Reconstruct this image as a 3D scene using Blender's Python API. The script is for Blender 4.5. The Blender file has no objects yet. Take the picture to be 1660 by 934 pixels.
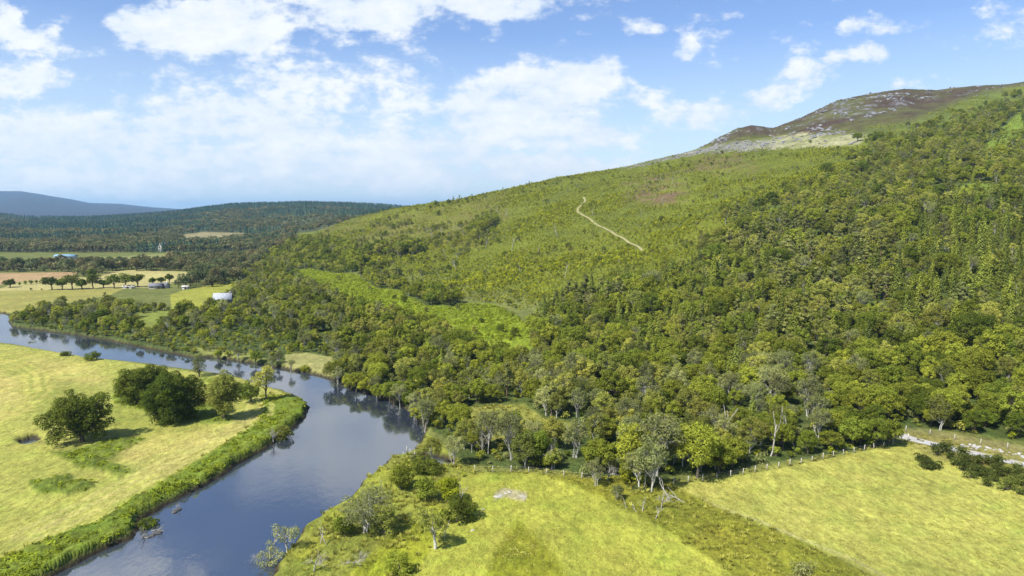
import bpy, math
import numpy as np
from math import radians, pi

SC = bpy.context.scene
COL = SC.collection
# ------------------------------------------------------------------ camera, world, sun, exposure
FPX, HOR, CAMH = 1106.7, 345.0, 50.0
PITCH = math.atan((467 - HOR) / FPX)
cam_d = bpy.data.cameras.new('camera'); cam = bpy.data.objects.new('camera', cam_d); COL.objects.link(cam)
cam_d.sensor_width = 36; cam_d.lens = 24; cam_d.clip_start = 1; cam_d.clip_end = 60000
cam.location = (0, 0, CAMH); cam.rotation_euler = (pi / 2 - PITCH, 0, 0)
SC.camera = cam
SUN_ELEV, SUN_AZ = 50.0, -132.0       # azimuth from +Y, clockwise seen from above
EXPOSURE = 1.2
SC.view_settings.view_transform = 'Standard'; SC.view_settings.look = 'None'
SC.view_settings.exposure = EXPOSURE; SC.view_settings.gamma = 1; SC.view_settings.use_curve_mapping = False
cy = SC.cycles
cy.max_bounces = 5; cy.diffuse_bounces = 3; cy.glossy_bounces = 2; cy.transmission_bounces = 2
cy.transparent_max_bounces = 4; cy.volume_bounces = 0
cy.use_denoising = True
try:
    cy.denoiser = 'OPENIMAGEDENOISE'; cy.denoising_input_passes = 'RGB_ALBEDO_NORMAL'; cy.denoising_prefilter = 'ACCURATE'
except Exception: pass
cy.caustics_reflective = False; cy.caustics_refractive = False
cy.use_adaptive_sampling = True; cy.adaptive_threshold = 0.01
SC.render.use_persistent_data = False

def raydir(px, py):
    xr = (px - 830) / FPX; yr = (467 - py) / FPX
    return np.array([xr, math.cos(PITCH) + yr * math.sin(PITCH), -math.sin(PITCH) + yr * math.cos(PITCH)])

def project(X, Y, Z):
    zz = Z - CAMH
    dep = Y * math.cos(PITCH) - zz * math.sin(PITCH)
    up = Y * math.sin(PITCH) + zz * math.cos(PITCH)
    dep = np.maximum(dep, 1e-3)
    return 830 + FPX * X / dep, 467 - FPX * up / dep

class NT:
    """small helper for node trees"""
    def __init__(s, tree): s.t = tree; s.n = tree.nodes; s.l = tree.links
    def add(s, typ, **kw):
        nd = s.n.new(typ)
        for k, v in kw.items():
            if k.startswith('i_'):
                key = k[2:]; key = int(key) if key.isdigit() else key
                sock = nd.inputs[key]
                if hasattr(v, 'is_linked') or isinstance(v, bpy.types.NodeSocket): s.l.new(v, sock)
                else: sock.default_value = v
            else: setattr(nd, k, v)
        return nd
    def math(s, op, a, b=None, c=None, clamp=False):
        nd = s.n.new('ShaderNodeMath'); nd.operation = op; nd.use_clamp = clamp
        for i, v in enumerate((a, b, c)):
            if v is None: continue
            if isinstance(v, bpy.types.NodeSocket): s.l.new(v, nd.inputs[i])
            else: nd.inputs[i].default_value = v
        return nd.outputs[0]
    def mix(s, f, a, b, blend='MIX'):
        nd = s.n.new('ShaderNodeMix'); nd.data_type = 'RGBA'; nd.blend_type = blend
        for i, v in ((0, f), (6, a), (7, b)):
            if isinstance(v, bpy.types.NodeSocket): s.l.new(v, nd.inputs[i])
            elif i == 0: nd.inputs[0].default_value = v
            else: nd.inputs[i].default_value = (*v, 1)
        return nd.outputs[2]
    def maprange(s, v, a, b, c=0, d=1, smooth=False):
        nd = s.n.new('ShaderNodeMapRange'); nd.clamp = True
        if smooth: nd.interpolation_type = 'SMOOTHSTEP'
        s.l.new(v, nd.inputs[0])
        for i, x in ((1, a), (2, b), (3, c), (4, d)): nd.inputs[i].default_value = x
        return nd.outputs[0]

def build_world():
    w = bpy.data.worlds.new('World'); SC.world = w; w.use_nodes = True
    T = NT(w.node_tree); T.n.clear()
    sky = T.add('ShaderNodeTexSky', sky_type='NISHITA', sun_disc=False)
    sky.sun_elevation = radians(SUN_ELEV); sky.sun_rotation = radians(SUN_AZ)
    sky.air_density = 1.0; sky.dust_density = 0.6; sky.ozone_density = 2.0; sky.altitude = 100
    tc = T.add('ShaderNodeTexCoord')
    sep = T.add('ShaderNodeSeparateXYZ', i_0=tc.outputs['Generated'])
    y = T.math('MAXIMUM', T.math('ABSOLUTE', sep.outputs[1]), 0.05)
    u = T.math('DIVIDE', sep.outputs[0], y); v = T.math('DIVIDE', sep.outputs[2], y)
    comb = T.add('ShaderNodeCombineXYZ', i_0=u, i_1=v, i_2=T.math('MULTIPLY', T.math('SIGN', sep.outputs[1]), 3.0))
    p = comb.outputs[0]
    flat = T.add('ShaderNodeCombineXYZ', i_0=u, i_1=v).outputs[0]
    # (px, py, rx, ry, weight) of the clouds, turned into directions
    cl = [(320,48,150,52,1.2),(235,35,60,34,.8),(400,70,80,36,.6),(45,60,75,28,1.0),(0,25,40,34,.9),(145,88,52,22,.7),
          (600,12,110,34,1.1),(640,30,60,24,.5),(820,14,100,26,.95),(1030,47,45,18,.65),(1112,72,34,22,.75),
          (1445,45,72,26,1.0),(1437,90,30,20,.8),(1470,140,42,14,.8),(1140,182,80,32,1.0),(1215,150,80,28,.9),
          (1310,118,90,28,.95),(1395,98,46,22,.8),(1540,50,50,18,.3),
          (880,145,170,58,1.25),(820,170,120,50,.7),(960,130,60,36,.7),(1070,152,44,20,.7),(920,205,120,40,.8),
          (420,175,190,60,1.0),(560,235,220,52,.8),(250,200,150,60,.6),(30,205,180,60,.9),(150,240,330,56,.66),
          (450,275,300,40,.6),(700,270,190,50,.65),(900,272,140,34,.8),(1010,215,90,30,.5),(30,118,90,34,.9),
          (560,110,180,34,.45),(300,300,700,60,.34),(720,200,150,60,.6),(650,150,120,40,.5),(850,250,220,60,.5),
          (1000,60,400,20,.12),(300,120,300,30,.35),(1650,60,60,60,.25),(-200,150,220,120,.8),(1900,60,160,60,.8),(2200,180,250,80,.7),
          (-500,60,260,80,.9),(640,-60,420,130,1.35),(150,305,420,30,.5),(330,60,200,80,.2),(1200,-260,260,80,.8),(0,-330,300,90,.9),(2000,-200,300,90,.7)]  # heaviest cloud, unseen above the view, is added to brighten the river's reflection
    acc = None
    nz = T.add('ShaderNodeTexNoise', i_Scale=5.0, i_Detail=4.0, i_Roughness=.6)
    T.l.new(p, nz.inputs['Vector'])
    dv = T.add('ShaderNodeVectorMath', operation='SUBTRACT'); T.l.new(nz.outputs['Color'], dv.inputs[0]); dv.inputs[1].default_value = (.5, .5, .5)
    dv2 = T.add('ShaderNodeVectorMath', operation='MULTIPLY'); T.l.new(dv.outputs[0], dv2.inputs[0]); dv2.inputs[1].default_value = (.12, .07, 0)
    dv3 = T.add('ShaderNodeVectorMath', operation='ADD'); T.l.new(flat, dv3.inputs[0]); T.l.new(dv2.outputs[0], dv3.inputs[1])
    for (cx, cyy, rx, ry, wt) in cl:
        d = raydir(cx, cyy); cu, cv = d[0] / d[1], d[2] / d[1]
        mp = T.add('ShaderNodeMapping')
        ru, rv = rx / FPX, ry / FPX
        mp.inputs['Location'].default_value = (-cu / ru, -cv / rv, 0); mp.inputs['Scale'].default_value = (1 / ru, 1 / rv, 0)
        T.l.new(dv3.outputs[0], mp.inputs[0])
        g = T.add('ShaderNodeTexGradient', gradient_type='SPHERICAL'); T.l.new(mp.outputs[0], g.inputs[0])
        gg = T.math('POWER', g.outputs['Fac'], .7)
        acc = T.math('MULTIPLY', gg, wt) if acc is None else T.math('MULTIPLY_ADD', gg, wt, acc)
    mapn = T.add('ShaderNodeMapping'); T.l.new(p, mapn.inputs[0]); mapn.inputs['Scale'].default_value = (1, 1.7, 1)
    n1 = T.add('ShaderNodeTexNoise', i_Scale=8.0, i_Detail=9.0, i_Roughness=.66); T.l.new(mapn.outputs[0], n1.inputs['Vector'])
    n2 = T.add('ShaderNodeTexNoise', i_Scale=26.0, i_Detail=6.0, i_Roughness=.6); T.l.new(mapn.outputs[0], n2.inputs['Vector'])
    acc = T.math('MINIMUM', acc, 1.0)
    f = T.math('MULTIPLY_ADD', T.math('SUBTRACT', n1.outputs[0], .5), 2.6, acc)
    f = T.math('MULTIPLY_ADD', T.math('SUBTRACT', n2.outputs[0], .5), 1.9, f)
    dens = T.maprange(f, .18, .92, 0, 1, smooth=True)
    up = T.maprange(sep.outputs[2], -.002, .006)
    dens = T.math('MULTIPLY', dens, up)
    dens = T.math('MULTIPLY', dens, .93)
    # thicker parts are a little greyer underneath
    shade = T.maprange(T.math('MULTIPLY_ADD', n2.outputs[0], .45, T.math('MULTIPLY', n1.outputs[0], .75)), .48, .72, 0, 1)
    ccol = T.mix(shade, (.34, .385, .44), (.46, .468, .475))
    skyc = T.mix(1.0, sky.outputs[0], (0.88, 0.93, 1.10), 'MULTIPLY')
    # horizon veil of bright air
    veil = T.maprange(sep.outputs[2], .0, .24, .76, 0)
    bg1 = T.add('ShaderNodeBackground', i_0=skyc, i_1=0.070)
    bgv = T.add('ShaderNodeBackground', i_0=(.37, .43, .455, 1), i_1=1.0)
    m0 = T.add('ShaderNodeMixShader', i_0=veil); T.l.new(bg1.outputs[0], m0.inputs[1]); T.l.new(bgv.outputs[0], m0.inputs[2])
    bg2 = T.add('ShaderNodeBackground', i_0=ccol, i_1=1.0)
    mx = T.add('ShaderNodeMixShader', i_0=dens); T.l.new(m0.outputs[0], mx.inputs[1]); T.l.new(bg2.outputs[0], mx.inputs[2])
    out = T.add('ShaderNodeOutputWorld'); T.l.new(mx.outputs[0], out.inputs[0])
    w.cycles.sampling_method = 'MANUAL'; w.cycles.sample_map_resolution = 512
build_world()
sl = bpy.data.lights.new('sun', 'SUN'); sun = bpy.data.objects.new('sun', sl); COL.objects.link(sun)
sl.energy = 3.8; sl.angle = radians(0.6); sl.color = (1, .955, .88)
_a, _e = radians(SUN_AZ), radians(SUN_ELEV)
from mathutils import Vector
sun.rotation_euler = Vector((math.sin(_a) * math.cos(_e), math.cos(_a) * math.cos(_e), math.sin(_e))).to_track_quat('Z', 'Y').to_euler()
sun.location = (-200, -100, 400)

# ------------------------------------------------------------------ numpy noise and polygon helpers
def _hash(ix, iy, seed):
    h = (ix.astype(np.int64) * 374761393 + iy.astype(np.int64) * 668265263 + seed * 982451653) & 0x7fffffff
    h = ((h ^ (h >> 13)) * 1274126177) & 0x7fffffff
    h = (h ^ (h >> 16)) & 0xffff
    return h / 65535.0
def vnoise(x, y, seed=0):
    ix = np.floor(x); iy = np.floor(y); fx = x - ix; fy = y - iy
    fx = fx * fx * (3 - 2 * fx); fy = fy * fy * (3 - 2 * fy)
    a = _hash(ix, iy, seed); b = _hash(ix + 1, iy, seed); c = _hash(ix, iy + 1, seed); d = _hash(ix + 1, iy + 1, seed)
    return (a * (1 - fx) + b * fx) * (1 - fy) + (c * (1 - fx) + d * fx) * fy
def fbm(x, y, octs=4, seed=0, rough=.5):
    s = 0; a = 1; t = 0
    for o in range(octs):
        s = s + a * (vnoise(x * 2 ** o + 17.3 * o, y * 2 ** o - 9.1 * o, seed + o) - .5); t += a; a *= rough
    return s / t * 2          # about -1..1
def sstep(a, b, x):
    t = np.clip((x - a) / (b - a), 0, 1); return t * t * (3 - 2 * t)
def sdist(poly, x, y):
    """signed distance, positive inside"""
    P = np.asarray(poly, float); n = len(P)
    d = np.full(x.shape, 1e18); ins = np.zeros(x.shape, bool)
    for i in range(n):
        ax, ay = P[i]; bx, by = P[(i + 1) % n]
        ex, ey = bx - ax, by - ay; wx, wy = x - ax, y - ay
        t = np.clip((wx * ex + wy * ey) / (ex * ex + ey * ey + 1e-12), 0, 1)
        d = np.minimum(d, (wx - ex * t) ** 2 + (wy - ey * t) ** 2)
        if ay != by:
            c = ((ay <= y) & (by > y)) | ((by <= y) & (ay > y))
            xi = ax + (y - ay) / (by - ay) * ex
            ins ^= c & (x < xi)
    d = np.sqrt(d)
    return np.where(ins, d, -d)
def linedist(pts, x, y):
    P = np.asarray(pts, float); d = np.full(x.shape, 1e18)
    for i in range(len(P) - 1):
        ax, ay = P[i]; bx, by = P[i + 1]; ex, ey = bx - ax, by - ay
        t = np.clip(((x - ax) * ex + (y - ay) * ey) / (ex * ex + ey * ey + 1e-12), 0, 1)
        d = np.minimum(d, (x - ax - ex * t) ** 2 + (y - ay - ey * t) ** 2)
    return np.sqrt(d)
def mask_px(poly, px, py, soft=2.0, wob=None):
    """soft mask of a polygon given as seen in the photo, worked out for points px,py"""
    P = np.asarray(poly, float); m = np.zeros(px.shape)
    mg = soft + 14
    sel = (px > P[:, 0].min() - mg) & (px < P[:, 0].max() + mg) & (py > P[:, 1].min() - mg) & (py < P[:, 1].max() + mg)
    if not sel.any(): return m
    sd = sdist(P, px[sel], py[sel])
    if wob is not None: sd = sd + wob[sel]
    m[sel] = sstep(-soft, soft, sd)
    return m

def flatpt(px, py, z=0.0):
    d = raydir(px, py); t = (z - CAMH) / d[2]; return (d[0] * t, d[1] * t)

# ------------------------------------------------------------------ the lie of the land
LEFT_BANK = [(-900,545),(-300,545),(0,556),(50,563),(100,573),(150,582),(200,586),(240,590),(300,598),(350,606),(400,615),(440,628),(470,635),(500,648),(511,660),(505,676),(495,687),(470,705),(440,730),(400,752),(350,785),(300,812),(262,832),(246,842),(243,858),(226,876),(190,890),(150,910),(105,934),(60,965),(-40,1080)]
RIGHT_BANK = [(330,1080),(425,934),(438,908),(462,884),(480,855),(515,832),(552,812),(580,780),(612,756),(625,741),(645,738),(665,730),(676,712),(680,694),(668,676),(640,658),(600,643),(560,632),(540,620),(500,608),(470,603),(440,597),(400,590),(350,582),(300,580),(240,568),(180,556),(120,545),(60,537),(14,531),(8,522),(12,514),(0,508),(-300,498),(-900,496)]
RIVER = [flatpt(*p) for p in LEFT_BANK + RIGHT_BANK]
CREEK = [flatpt(*p) for p in [(690,742),(712,745),(730,752),(722,757),(700,752)]]
PUDDLE = [flatpt(*p) for p in [(36,716),(52,712),(60,718),(48,723),(38,721)]]

def crest_z(py, Y):
    yr = (467 - np.asarray(py, float)) / FPX
    return CAMH + Y * (-math.sin(PITCH) + yr * math.cos(PITCH)) / (math.cos(PITCH) + yr * math.sin(PITCH))
# column px, foot depth, crest py, crest depth
COLS = [(380,640,432,760),(450,600,403,780),(500,560,382,810),(560,520,357,840),(640,480,339,860),(740,410,326,860),(860,325,299.5,860),(1010,262,271,900),
        (1130,235,238,930),(1210,215,205,940),(1300,200,183,950),(1400,185,154,960),(1500,165,145,960),(1600,152,137,960),(1700,143,128,960),(1900,128,118,960),(2300,110,112,950),(3000,90,112,950)]
ctrl = []
for (px, Y0, cpy, Y1) in COLS:
    xr = (px - 830) / FPX; zc = crest_z(cpy, Y1)
    for s in (0, .12, .28, .45, .62, .8, .92, 1.0):
        z = zc * (s ** 1.10)
        ctrl.append((xr * (Y0 + s * (Y1 - Y0)), Y0 + s * (Y1 - Y0), z))
    ctrl += [(xr * (Y0 - 40), Y0 - 40, -4), (xr * (Y0 - 90), Y0 - 90, -9)]
    ctrl += [(xr * (Y1 + 90), Y1 + 90, zc * .97 - 3), (xr * (Y1 + 350), Y1 + 350, zc * .8), (xr * (Y1 + 800), Y1 + 800, zc * .45), (xr * (Y1 + 1500), Y1 + 1500, -5)]
for Y in (300, 450, 560, 700, 850, 1000, 1300, 1700, 2300):
    ctrl.append(((310 - 830) / FPX * Y, Y, -9)); ctrl.append(((100 - 830) / FPX * Y, Y, -14))
ctrl = np.array(ctrl)
def _tps_fit(C, lam=1e-3):
    n = len(C); P = C[:, :2] / 100
    r2 = ((P[:, None] - P[None]) ** 2).sum(2)
    K = np.where(r2 > 0, .5 * r2 * np.log(np.maximum(r2, 1e-12)), 0) + lam * np.eye(n)
    Q = np.c_[np.ones(n), P]; A = np.zeros((n + 3, n + 3)); A[:n, :n] = K; A[:n, n:] = Q; A[n:, :n] = Q.T
    return np.linalg.solve(A, np.r_[C[:, 2], 0, 0, 0])
_TW = _tps_fit(ctrl); _TP = ctrl[:, :2] / 100
def tps(x, y):
    x = np.clip(x, -2200, 2400) / 100; y = np.clip(y, 40, 2700) / 100
    out = _TW[-3] + _TW[-2] * x + _TW[-1] * y
    for i in range(len(_TP)):
        r2 = (x - _TP[i, 0]) ** 2 + (y - _TP[i, 1]) ** 2
        out = out + _TW[i] * .5 * r2 * np.log(np.maximum(r2, 1e-12))
    return out
# bake the smooth hill on a regular grid, read it by bilinear interpolation
GX = np.arange(-1700, 2101, 12.5); GY = np.arange(40, 2701, 12.5)
_gx, _gy = np.meshgrid(GX, GY); HG = tps(_gx, _gy)
HG = np.where(HG > 0, HG, HG)
def hill(x, y):
    fx = np.clip((x - GX[0]) / 12.5, 0, len(GX) - 1.001); fy = np.clip((y - GY[0]) / 12.5, 0, len(GY) - 1.001)
    i = fx.astype(int); j = fy.astype(int); a = fx - i; b = fy - j
    return (HG[j, i] * (1 - a) + HG[j, i + 1] * a) * (1 - b) + (HG[j + 1, i] * (1 - a) + HG[j + 1, i + 1] * a) * b
A_PX = [-900,-300,-100,0,60,150,230,290,340,380,420,490,560,620,660,800,1200]
A_PY = [336,338,343,348,353,353.5,349,344,337.5,333,331.5,329.5,331,333.5,337,341,344]
B_PX = [-900,-500,-300,-100,0,40,80,120,150,200,250,290,350,500]
B_PY = [330,318,312,311,310,311,317,323,329,331,336.5,339,342,345]
def far(x, y):
    a = x / np.maximum(y, 50) * FPX + 830
    za = crest_z(np.interp(a, A_PX, A_PY), 3000.) ; za = za - 7     # trees stand on it
    f = sstep(880, 3000, y) * np.clip(1 - (y - 3000) / 6000, .35, 1)
    z = za * f * (1 + .22 * fbm(x / 420, y / 420, 3, 5) * sstep(900, 1500, y) * (1 - sstep(2400, 3000, y)))
    zb = crest_z(np.interp(a, B_PX, B_PY), 9000.)
    z = z + np.maximum(zb - z, 0) * sstep(4200, 9000, y) * (1 + .05 * fbm(x / 900, y / 900, 4, 9))
    return np.where(y > 860, np.maximum(z, 0), 0) * (1 - .8*sstep(9300, 16000, y))
def smoothpos(h, k=3.0):
    t = h / k
    return k * np.where(t > 20, t, np.log1p(np.exp(np.minimum(t, 20))))
def land(x, y):
    x = np.asarray(x, float); y = np.asarray(y, float)
    h = hill(x, y)
    edge = (1 - sstep(1900, 2600, y))
    hp = smoothpos(h - 2) * edge
    rough = np.clip(hp / 40, 0, 1)
    z = 1.25 + hp + rough * (2.4 * fbm(x / 55, y / 55, 4, 3) + 3.2 * fbm(x / 130, y / 170, 2, 4))
    moor = sstep(95, 150, hp)
    z = z + moor * (3.0 * np.abs(fbm(x / 30, y / 30, 5, 8, .6)) - .6)
    z = z + .35 * fbm(x / 23, y / 23, 3, 1) * (1 - rough)
    if RIDGE_PX is not None:
        a = x / np.maximum(y, 50) * FPX + 830
        z = z + np.interp(a, RIDGE_PX, RIDGE_D) * y / FPX * sstep(680, 860, y) * (1 - sstep(1200, 1700, y))
    z = z + far(x, y)
    sel = (y < 760) & (x < 60) & (x > -1400)
    if sel.any():
        sd = np.full(x.shape, -1e3); xs, ys = x[sel], y[sel]
        s = sdist(RIVER, xs, ys)
        s = np.maximum(s, sdist(CREEK, xs, ys) - .5); s = np.maximum(s, sdist(PUDDLE, xs, ys) - 1.2)
        sd[sel] = s + .5 * fbm(xs / 2.3, ys / 2.3, 3, 21)
        w = sstep(-3.2, .8, sd)
        z = np.where(sel, z * (1 - w) + (-1.6) * w, z)
    return z
SKYLINE = [(300,345),(450,403),(500,383),(560,358),(640,339),(700,330),(740,326),(800,312),(860,300),(900,290),(940,284),(1000,273),(1040,264),(1090,252),(1130,240),(1160,222),(1190,208),(1210,203),(1228,205),(1244,208),(1290,190),(1340,165),(1370,157),(1420,148),(1450,144),(1500,146),(1560,139),(1610,137),(1660,129),(1900,118),(2400,110)]
RIDGE_PX = None
def _ridge():
    global RIDGE_PX, RIDGE_D
    a = np.arange(440, 2300, 5.0); Yv = np.arange(500, 1150, 6.0); A, Yg = np.meshgrid(a, Yv, indexing='ij')
    X = (A - 830) / FPX * Yg
    for it in range(3):
        Z = land(X, Yg); px, py = project(X, Yg, Z); top = py.min(1)
        want = np.interp(a, [p[0] for p in SKYLINE], [p[1] for p in SKYLINE])
        d = (top - want) * sstep(470, 600, a)
        RIDGE_D = d if RIDGE_PX is None else RIDGE_D + d
        RIDGE_PX = a
def land1(x, y): return float(land(np.array([x]), np.array([y]))[0])
def hit(px, py):
    """ground point seen at this photo pixel"""
    d = raydir(px, py)
    Y = np.exp(np.linspace(math.log(70), math.log(9000), 2500))
    X = d[0] / d[1] * Y; Zr = CAMH + d[2] / d[1] * Y
    below = Zr < land(X, Y)
    i = int(np.argmax(below)) if below.any() else len(Y) - 1
    return X[i], Y[i]

_ridge()
# ------------------------------------------------------------------ zones, outlined as the photo shows them
Z_WOOD = [(395,462),(420,440),(465,440),(513,462),(565,488),(605,503),(670,519),(705,534),(743,548),(800,576),(850,582),(866,560),(860,532),(872,512),(930,486),(1000,468),(1060,445),(1110,428),(1160,400),(1180,368),(1220,345),(1290,318),(1340,295),(1390,262),(1420,237),(1500,213),(1580,187),(1660,158),(2400,80),(2700,800),(1900,765),(1660,716),(1600,704),(1500,695),(1462,695),(1452,716),(1350,738),(1230,752),(1180,764),(1120,766),(1085,770),(1055,800),(1020,795),(1000,770),(950,775),(900,765),(850,760),(800,758),(760,752),(735,740),(722,710),(700,695),(672,676),(640,655),(600,640),(560,629),(540,617),(545,600),(540,578),(470,570),(455,592),(430,590),(400,585),(350,577),(300,575),(240,562),(180,551),(120,540),(60,532),(14,526),(22,512),(60,502),(130,497),(180,492),(277,503),(225,508),(222,528),(265,535),(290,505),(330,500),(365,480),(385,462)]
Z_HOLES = [[(735,664),(800,656),(850,655),(880,678),(935,688),(915,714),(850,702),(800,716),(770,700),(745,690)],
           [(1318,384),(1372,386),(1366,402),(1325,402)],[(1520,303),(1590,298),(1645,306),(1600,316),(1520,314)],
           [(1655,180),(1600,232),(1590,250),(1620,246),(1660,215)],[(1240,340),(1262,336),(1268,350),(1245,354)]]
Z_BAND = [[(378,458),(400,434),(440,414),(470,398),(520,390),(560,396),(600,418),(585,440),(545,444),(500,436),(440,442)],[(584,450),(600,438),(650,448),(657,472),(612,468)],
          [(655,478),(682,472),(740,484),(745,498),(690,496)],[(600,412),(640,400),(680,398),(690,410),(640,420)],[(752,380),(800,352),(812,360),(770,392)]]
Z_BELT = [(-600,445),(0,441),(120,441),(128,449),(160,449),(182,439),(300,440),(322,448),(300,462),(272,474),(276,479),(300,472),(350,464),(385,458),(412,432),(440,415),(400,417),(340,422),(270,426),(200,430),(150,430),(100,432),(0,435),(-600,438)]
Z_FAR = [(-900,436),(0,430),(40,423),(160,417),(250,411.5),(440,407),(520,404),(700,330),(500,320),(200,335),(0,335),(-900,325)]
Z_FARHOLES = [[(283,382),(330,376),(398,378),(395,388),(345,393),(305,392)],[(400,352),(470,344),(560,342),(600,345),(520,395),(480,392),(400,378)],[(0,353),(60,352),(110,356),(60,361),(0,360)]]
Z_YOUNG = [(430,412),(500,384),(560,358),(640,336),(740,322),(860,296),(1000,266),(1130,247),(1250,240),(1400,238),(1390,262),(1340,295),(1220,345),(1180,368),(1160,400),(1060,445),(930,486),(870,498),(850,505),(800,492),(740,484),(655,470),(600,436),(520,402)]
Z_FERN = [(505,428),(560,442),(620,458),(660,474),(720,490),(760,494),(800,494),(835,512),(862,535),(868,565),(850,584),(800,580),(743,554),(670,526),(605,510),(565,494),(513,464),(465,442)]
Z_SCREE = [(1005,274),(1070,252),(1140,240),(1180,232),(1280,219),(1410,217),(1400,228),(1375,238),(1250,240),(1130,249),(1040,270)]
Z_MOOR = [(1000,272),(1070,252),(1140,240),(1180,232),(1280,219),(1410,217),(1400,222),(1480,202),(1560,168),(1600,152),(1660,142),(2400,80),(2400,0),(1000,0)]
Z_RMEADOW = [(425,934),(480,850),(610,750),(690,700),(760,752),(1000,772),(1090,782),(1460,716),(1500,702),(1660,750),(1700,1100),(330,1100)]
Z_FIELD1 = [(752,768),(870,768),(930,790),(1060,850),(1190,934),(1300,1010),(560,1100),(690,905)]
Z_FIELD1D = [(838,838),(862,862),(905,905),(925,940),(780,960),(800,900),(820,868)]
Z_DITCH = [(850,762),(1000,772),(1090,785),(1150,818),(1290,876),(1420,940),(1600,1040),(1300,1040),(1190,934),(1060,848),(930,788)]
Z_FIELD2 = [(1088,786),(1180,774),(1300,752),(1455,721),(1480,720),(1530,740),(1660,790),(1900,860),(1900,1100),(1700,1080),(1420,936),(1290,872),(1150,818)]
Z_LFERN = [(511,662),(500,650),(470,640),(425,640),(425,670),(410,690),(365,720),(300,762),(230,800),(160,848),(60,880),(0,905),(-200,980),(-200,1080),(-40,1080),(105,934),(150,910),(190,890),(226,876),(243,858),(246,842),(300,812),(350,785),(400,752),(440,730),(470,705),(495,687)]
Z_LFERN2 = [[(75,735),(130,722),(190,712),(232,712),(200,728),(170,748),(215,765),(190,770),(120,755)],[(180,640),(235,655),(270,668),(240,666),(190,655)],[(50,785),(110,775),(150,790),(110,805),(60,798)],[(300,650),(340,660),(400,690),(330,690),(300,682)],[(330,615),(420,628),(415,650),(380,640)]]
Z_PALE = [[(190,722),(300,700),(420,665),(418,684),(330,730),(230,775),(205,752)],[(-20,600),(30,610),(40,650),(20,670),(-20,690)],[(30,570),(160,600),(200,640),(90,620)]]
FIELDS = [([(-600,452),(0,443),(125,441),(122,449),(40,456),(0,462),(-600,480)], (.44,.30,.145)),
          ([(-600,492),(0,468),(40,455),(122,449),(150,451),(178,440),(230,437),(312,441),(322,447),(300,456),(240,466),(180,468),(80,471),(0,473)], (.47,.42,.155)),
          ([(-600,520),(-600,490),(0,472),(80,470),(200,468),(180,478),(130,488),(60,498),(10,508),(-300,500)], (.33,.31,.075)),
          ([(276,478),(300,470),(385,456),(378,470),(362,482),(330,498),(300,505),(278,505)], (.33,.34,.050)),
          ([(-600,445),(0,436),(40,424),(160,418),(250,412),(440,408),(430,416),(270,427),(130,433)], (.26,.27,.08)),
          ([(222,507),(280,503),(292,506),(268,532),(226,530)], (.22,.26,.045)),
          ([(283,382),(330,376),(398,378),(395,388),(345,393),(305,392)], (.32,.27,.12)),
          ([(462,574),(500,572),(545,580),(545,600),(535,610),(490,602),(462,595)], (.34,.33,.11)),
          ([(300,560),(400,572),(440,585),(400,583),(330,574)], (.26,.28,.07))]
TRACK_L = [(60,860),(160,810),(250,765),(330,722),(390,692),(420,674),(424,650)]
TRACK_M = [(-60,700),(20,668),(62,636),(58,606),(20,588),(-60,580)]
TRACK_R = [(1130,806),(1160,822),(1230,846),(1300,876),(1380,908),(1450,945),(1560,1010)]
HILLPATH = [(946,320),(949,326),(944,332),(937,338),(936,344),(945,350),(957,356),(969,366),(984,373),(998,382),(1011,387),(1021,395),(1034,400),(1042,408)]
ROAD = [(1440,700),(1470,712),(1520,722),(1560,732),(1600,741),(1650,752),(1720,768),(1900,812),(2300,910)]
EXTRA_BARE = [[(802,800),(820,794),(852,800),(850,812),(820,806),(800,812)]]

# ------------------------------------------------------------------ terrain sheet
def colarray():
    inn = np.linspace(-.82, .82, 1050)
    side = .82 + np.cumsum(np.linspace(.004, .09, 50))
    return np.r_[-side[::-1], inn, side]
def make_mesh(name, V, faces, mats=(), midx=None, smooth=False):
    """faces: list of (n,k) int arrays"""
    me = bpy.data.meshes.new(name)
    V = np.asarray(V, np.float32)
    me.vertices.add(len(V)); me.vertices.foreach_set('co', V.ravel())
    faces = [np.asarray(f, np.int32) for f in faces if len(f)]
    loops = np.concatenate([f.ravel() for f in faces]); tot = np.concatenate([np.full(len(f), f.shape[1], np.int32) for f in faces])
    start = np.r_[0, np.cumsum(tot)[:-1]].astype(np.int32)
    me.loops.add(len(loops)); me.loops.foreach_set('vertex_index', loops)
    me.polygons.add(len(tot)); me.polygons.foreach_set('loop_start', start); me.polygons.foreach_set('loop_total', tot)
    if midx is not None: me.polygons.foreach_set('material_index', np.asarray(midx, np.int32))
    if smooth: me.polygons.foreach_set('use_smooth', np.ones(len(tot), bool))
    for m in mats: me.materials.append(m)
    me.update(calc_edges=True); me.validate()
    return me
def link(name, me, parent=None, **props):
    o = bpy.data.objects.new(name, me); COL.objects.link(o)
    if parent is not None: o.parent = parent
    for k, v in props.items(): o[k] = v
    return o

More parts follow.
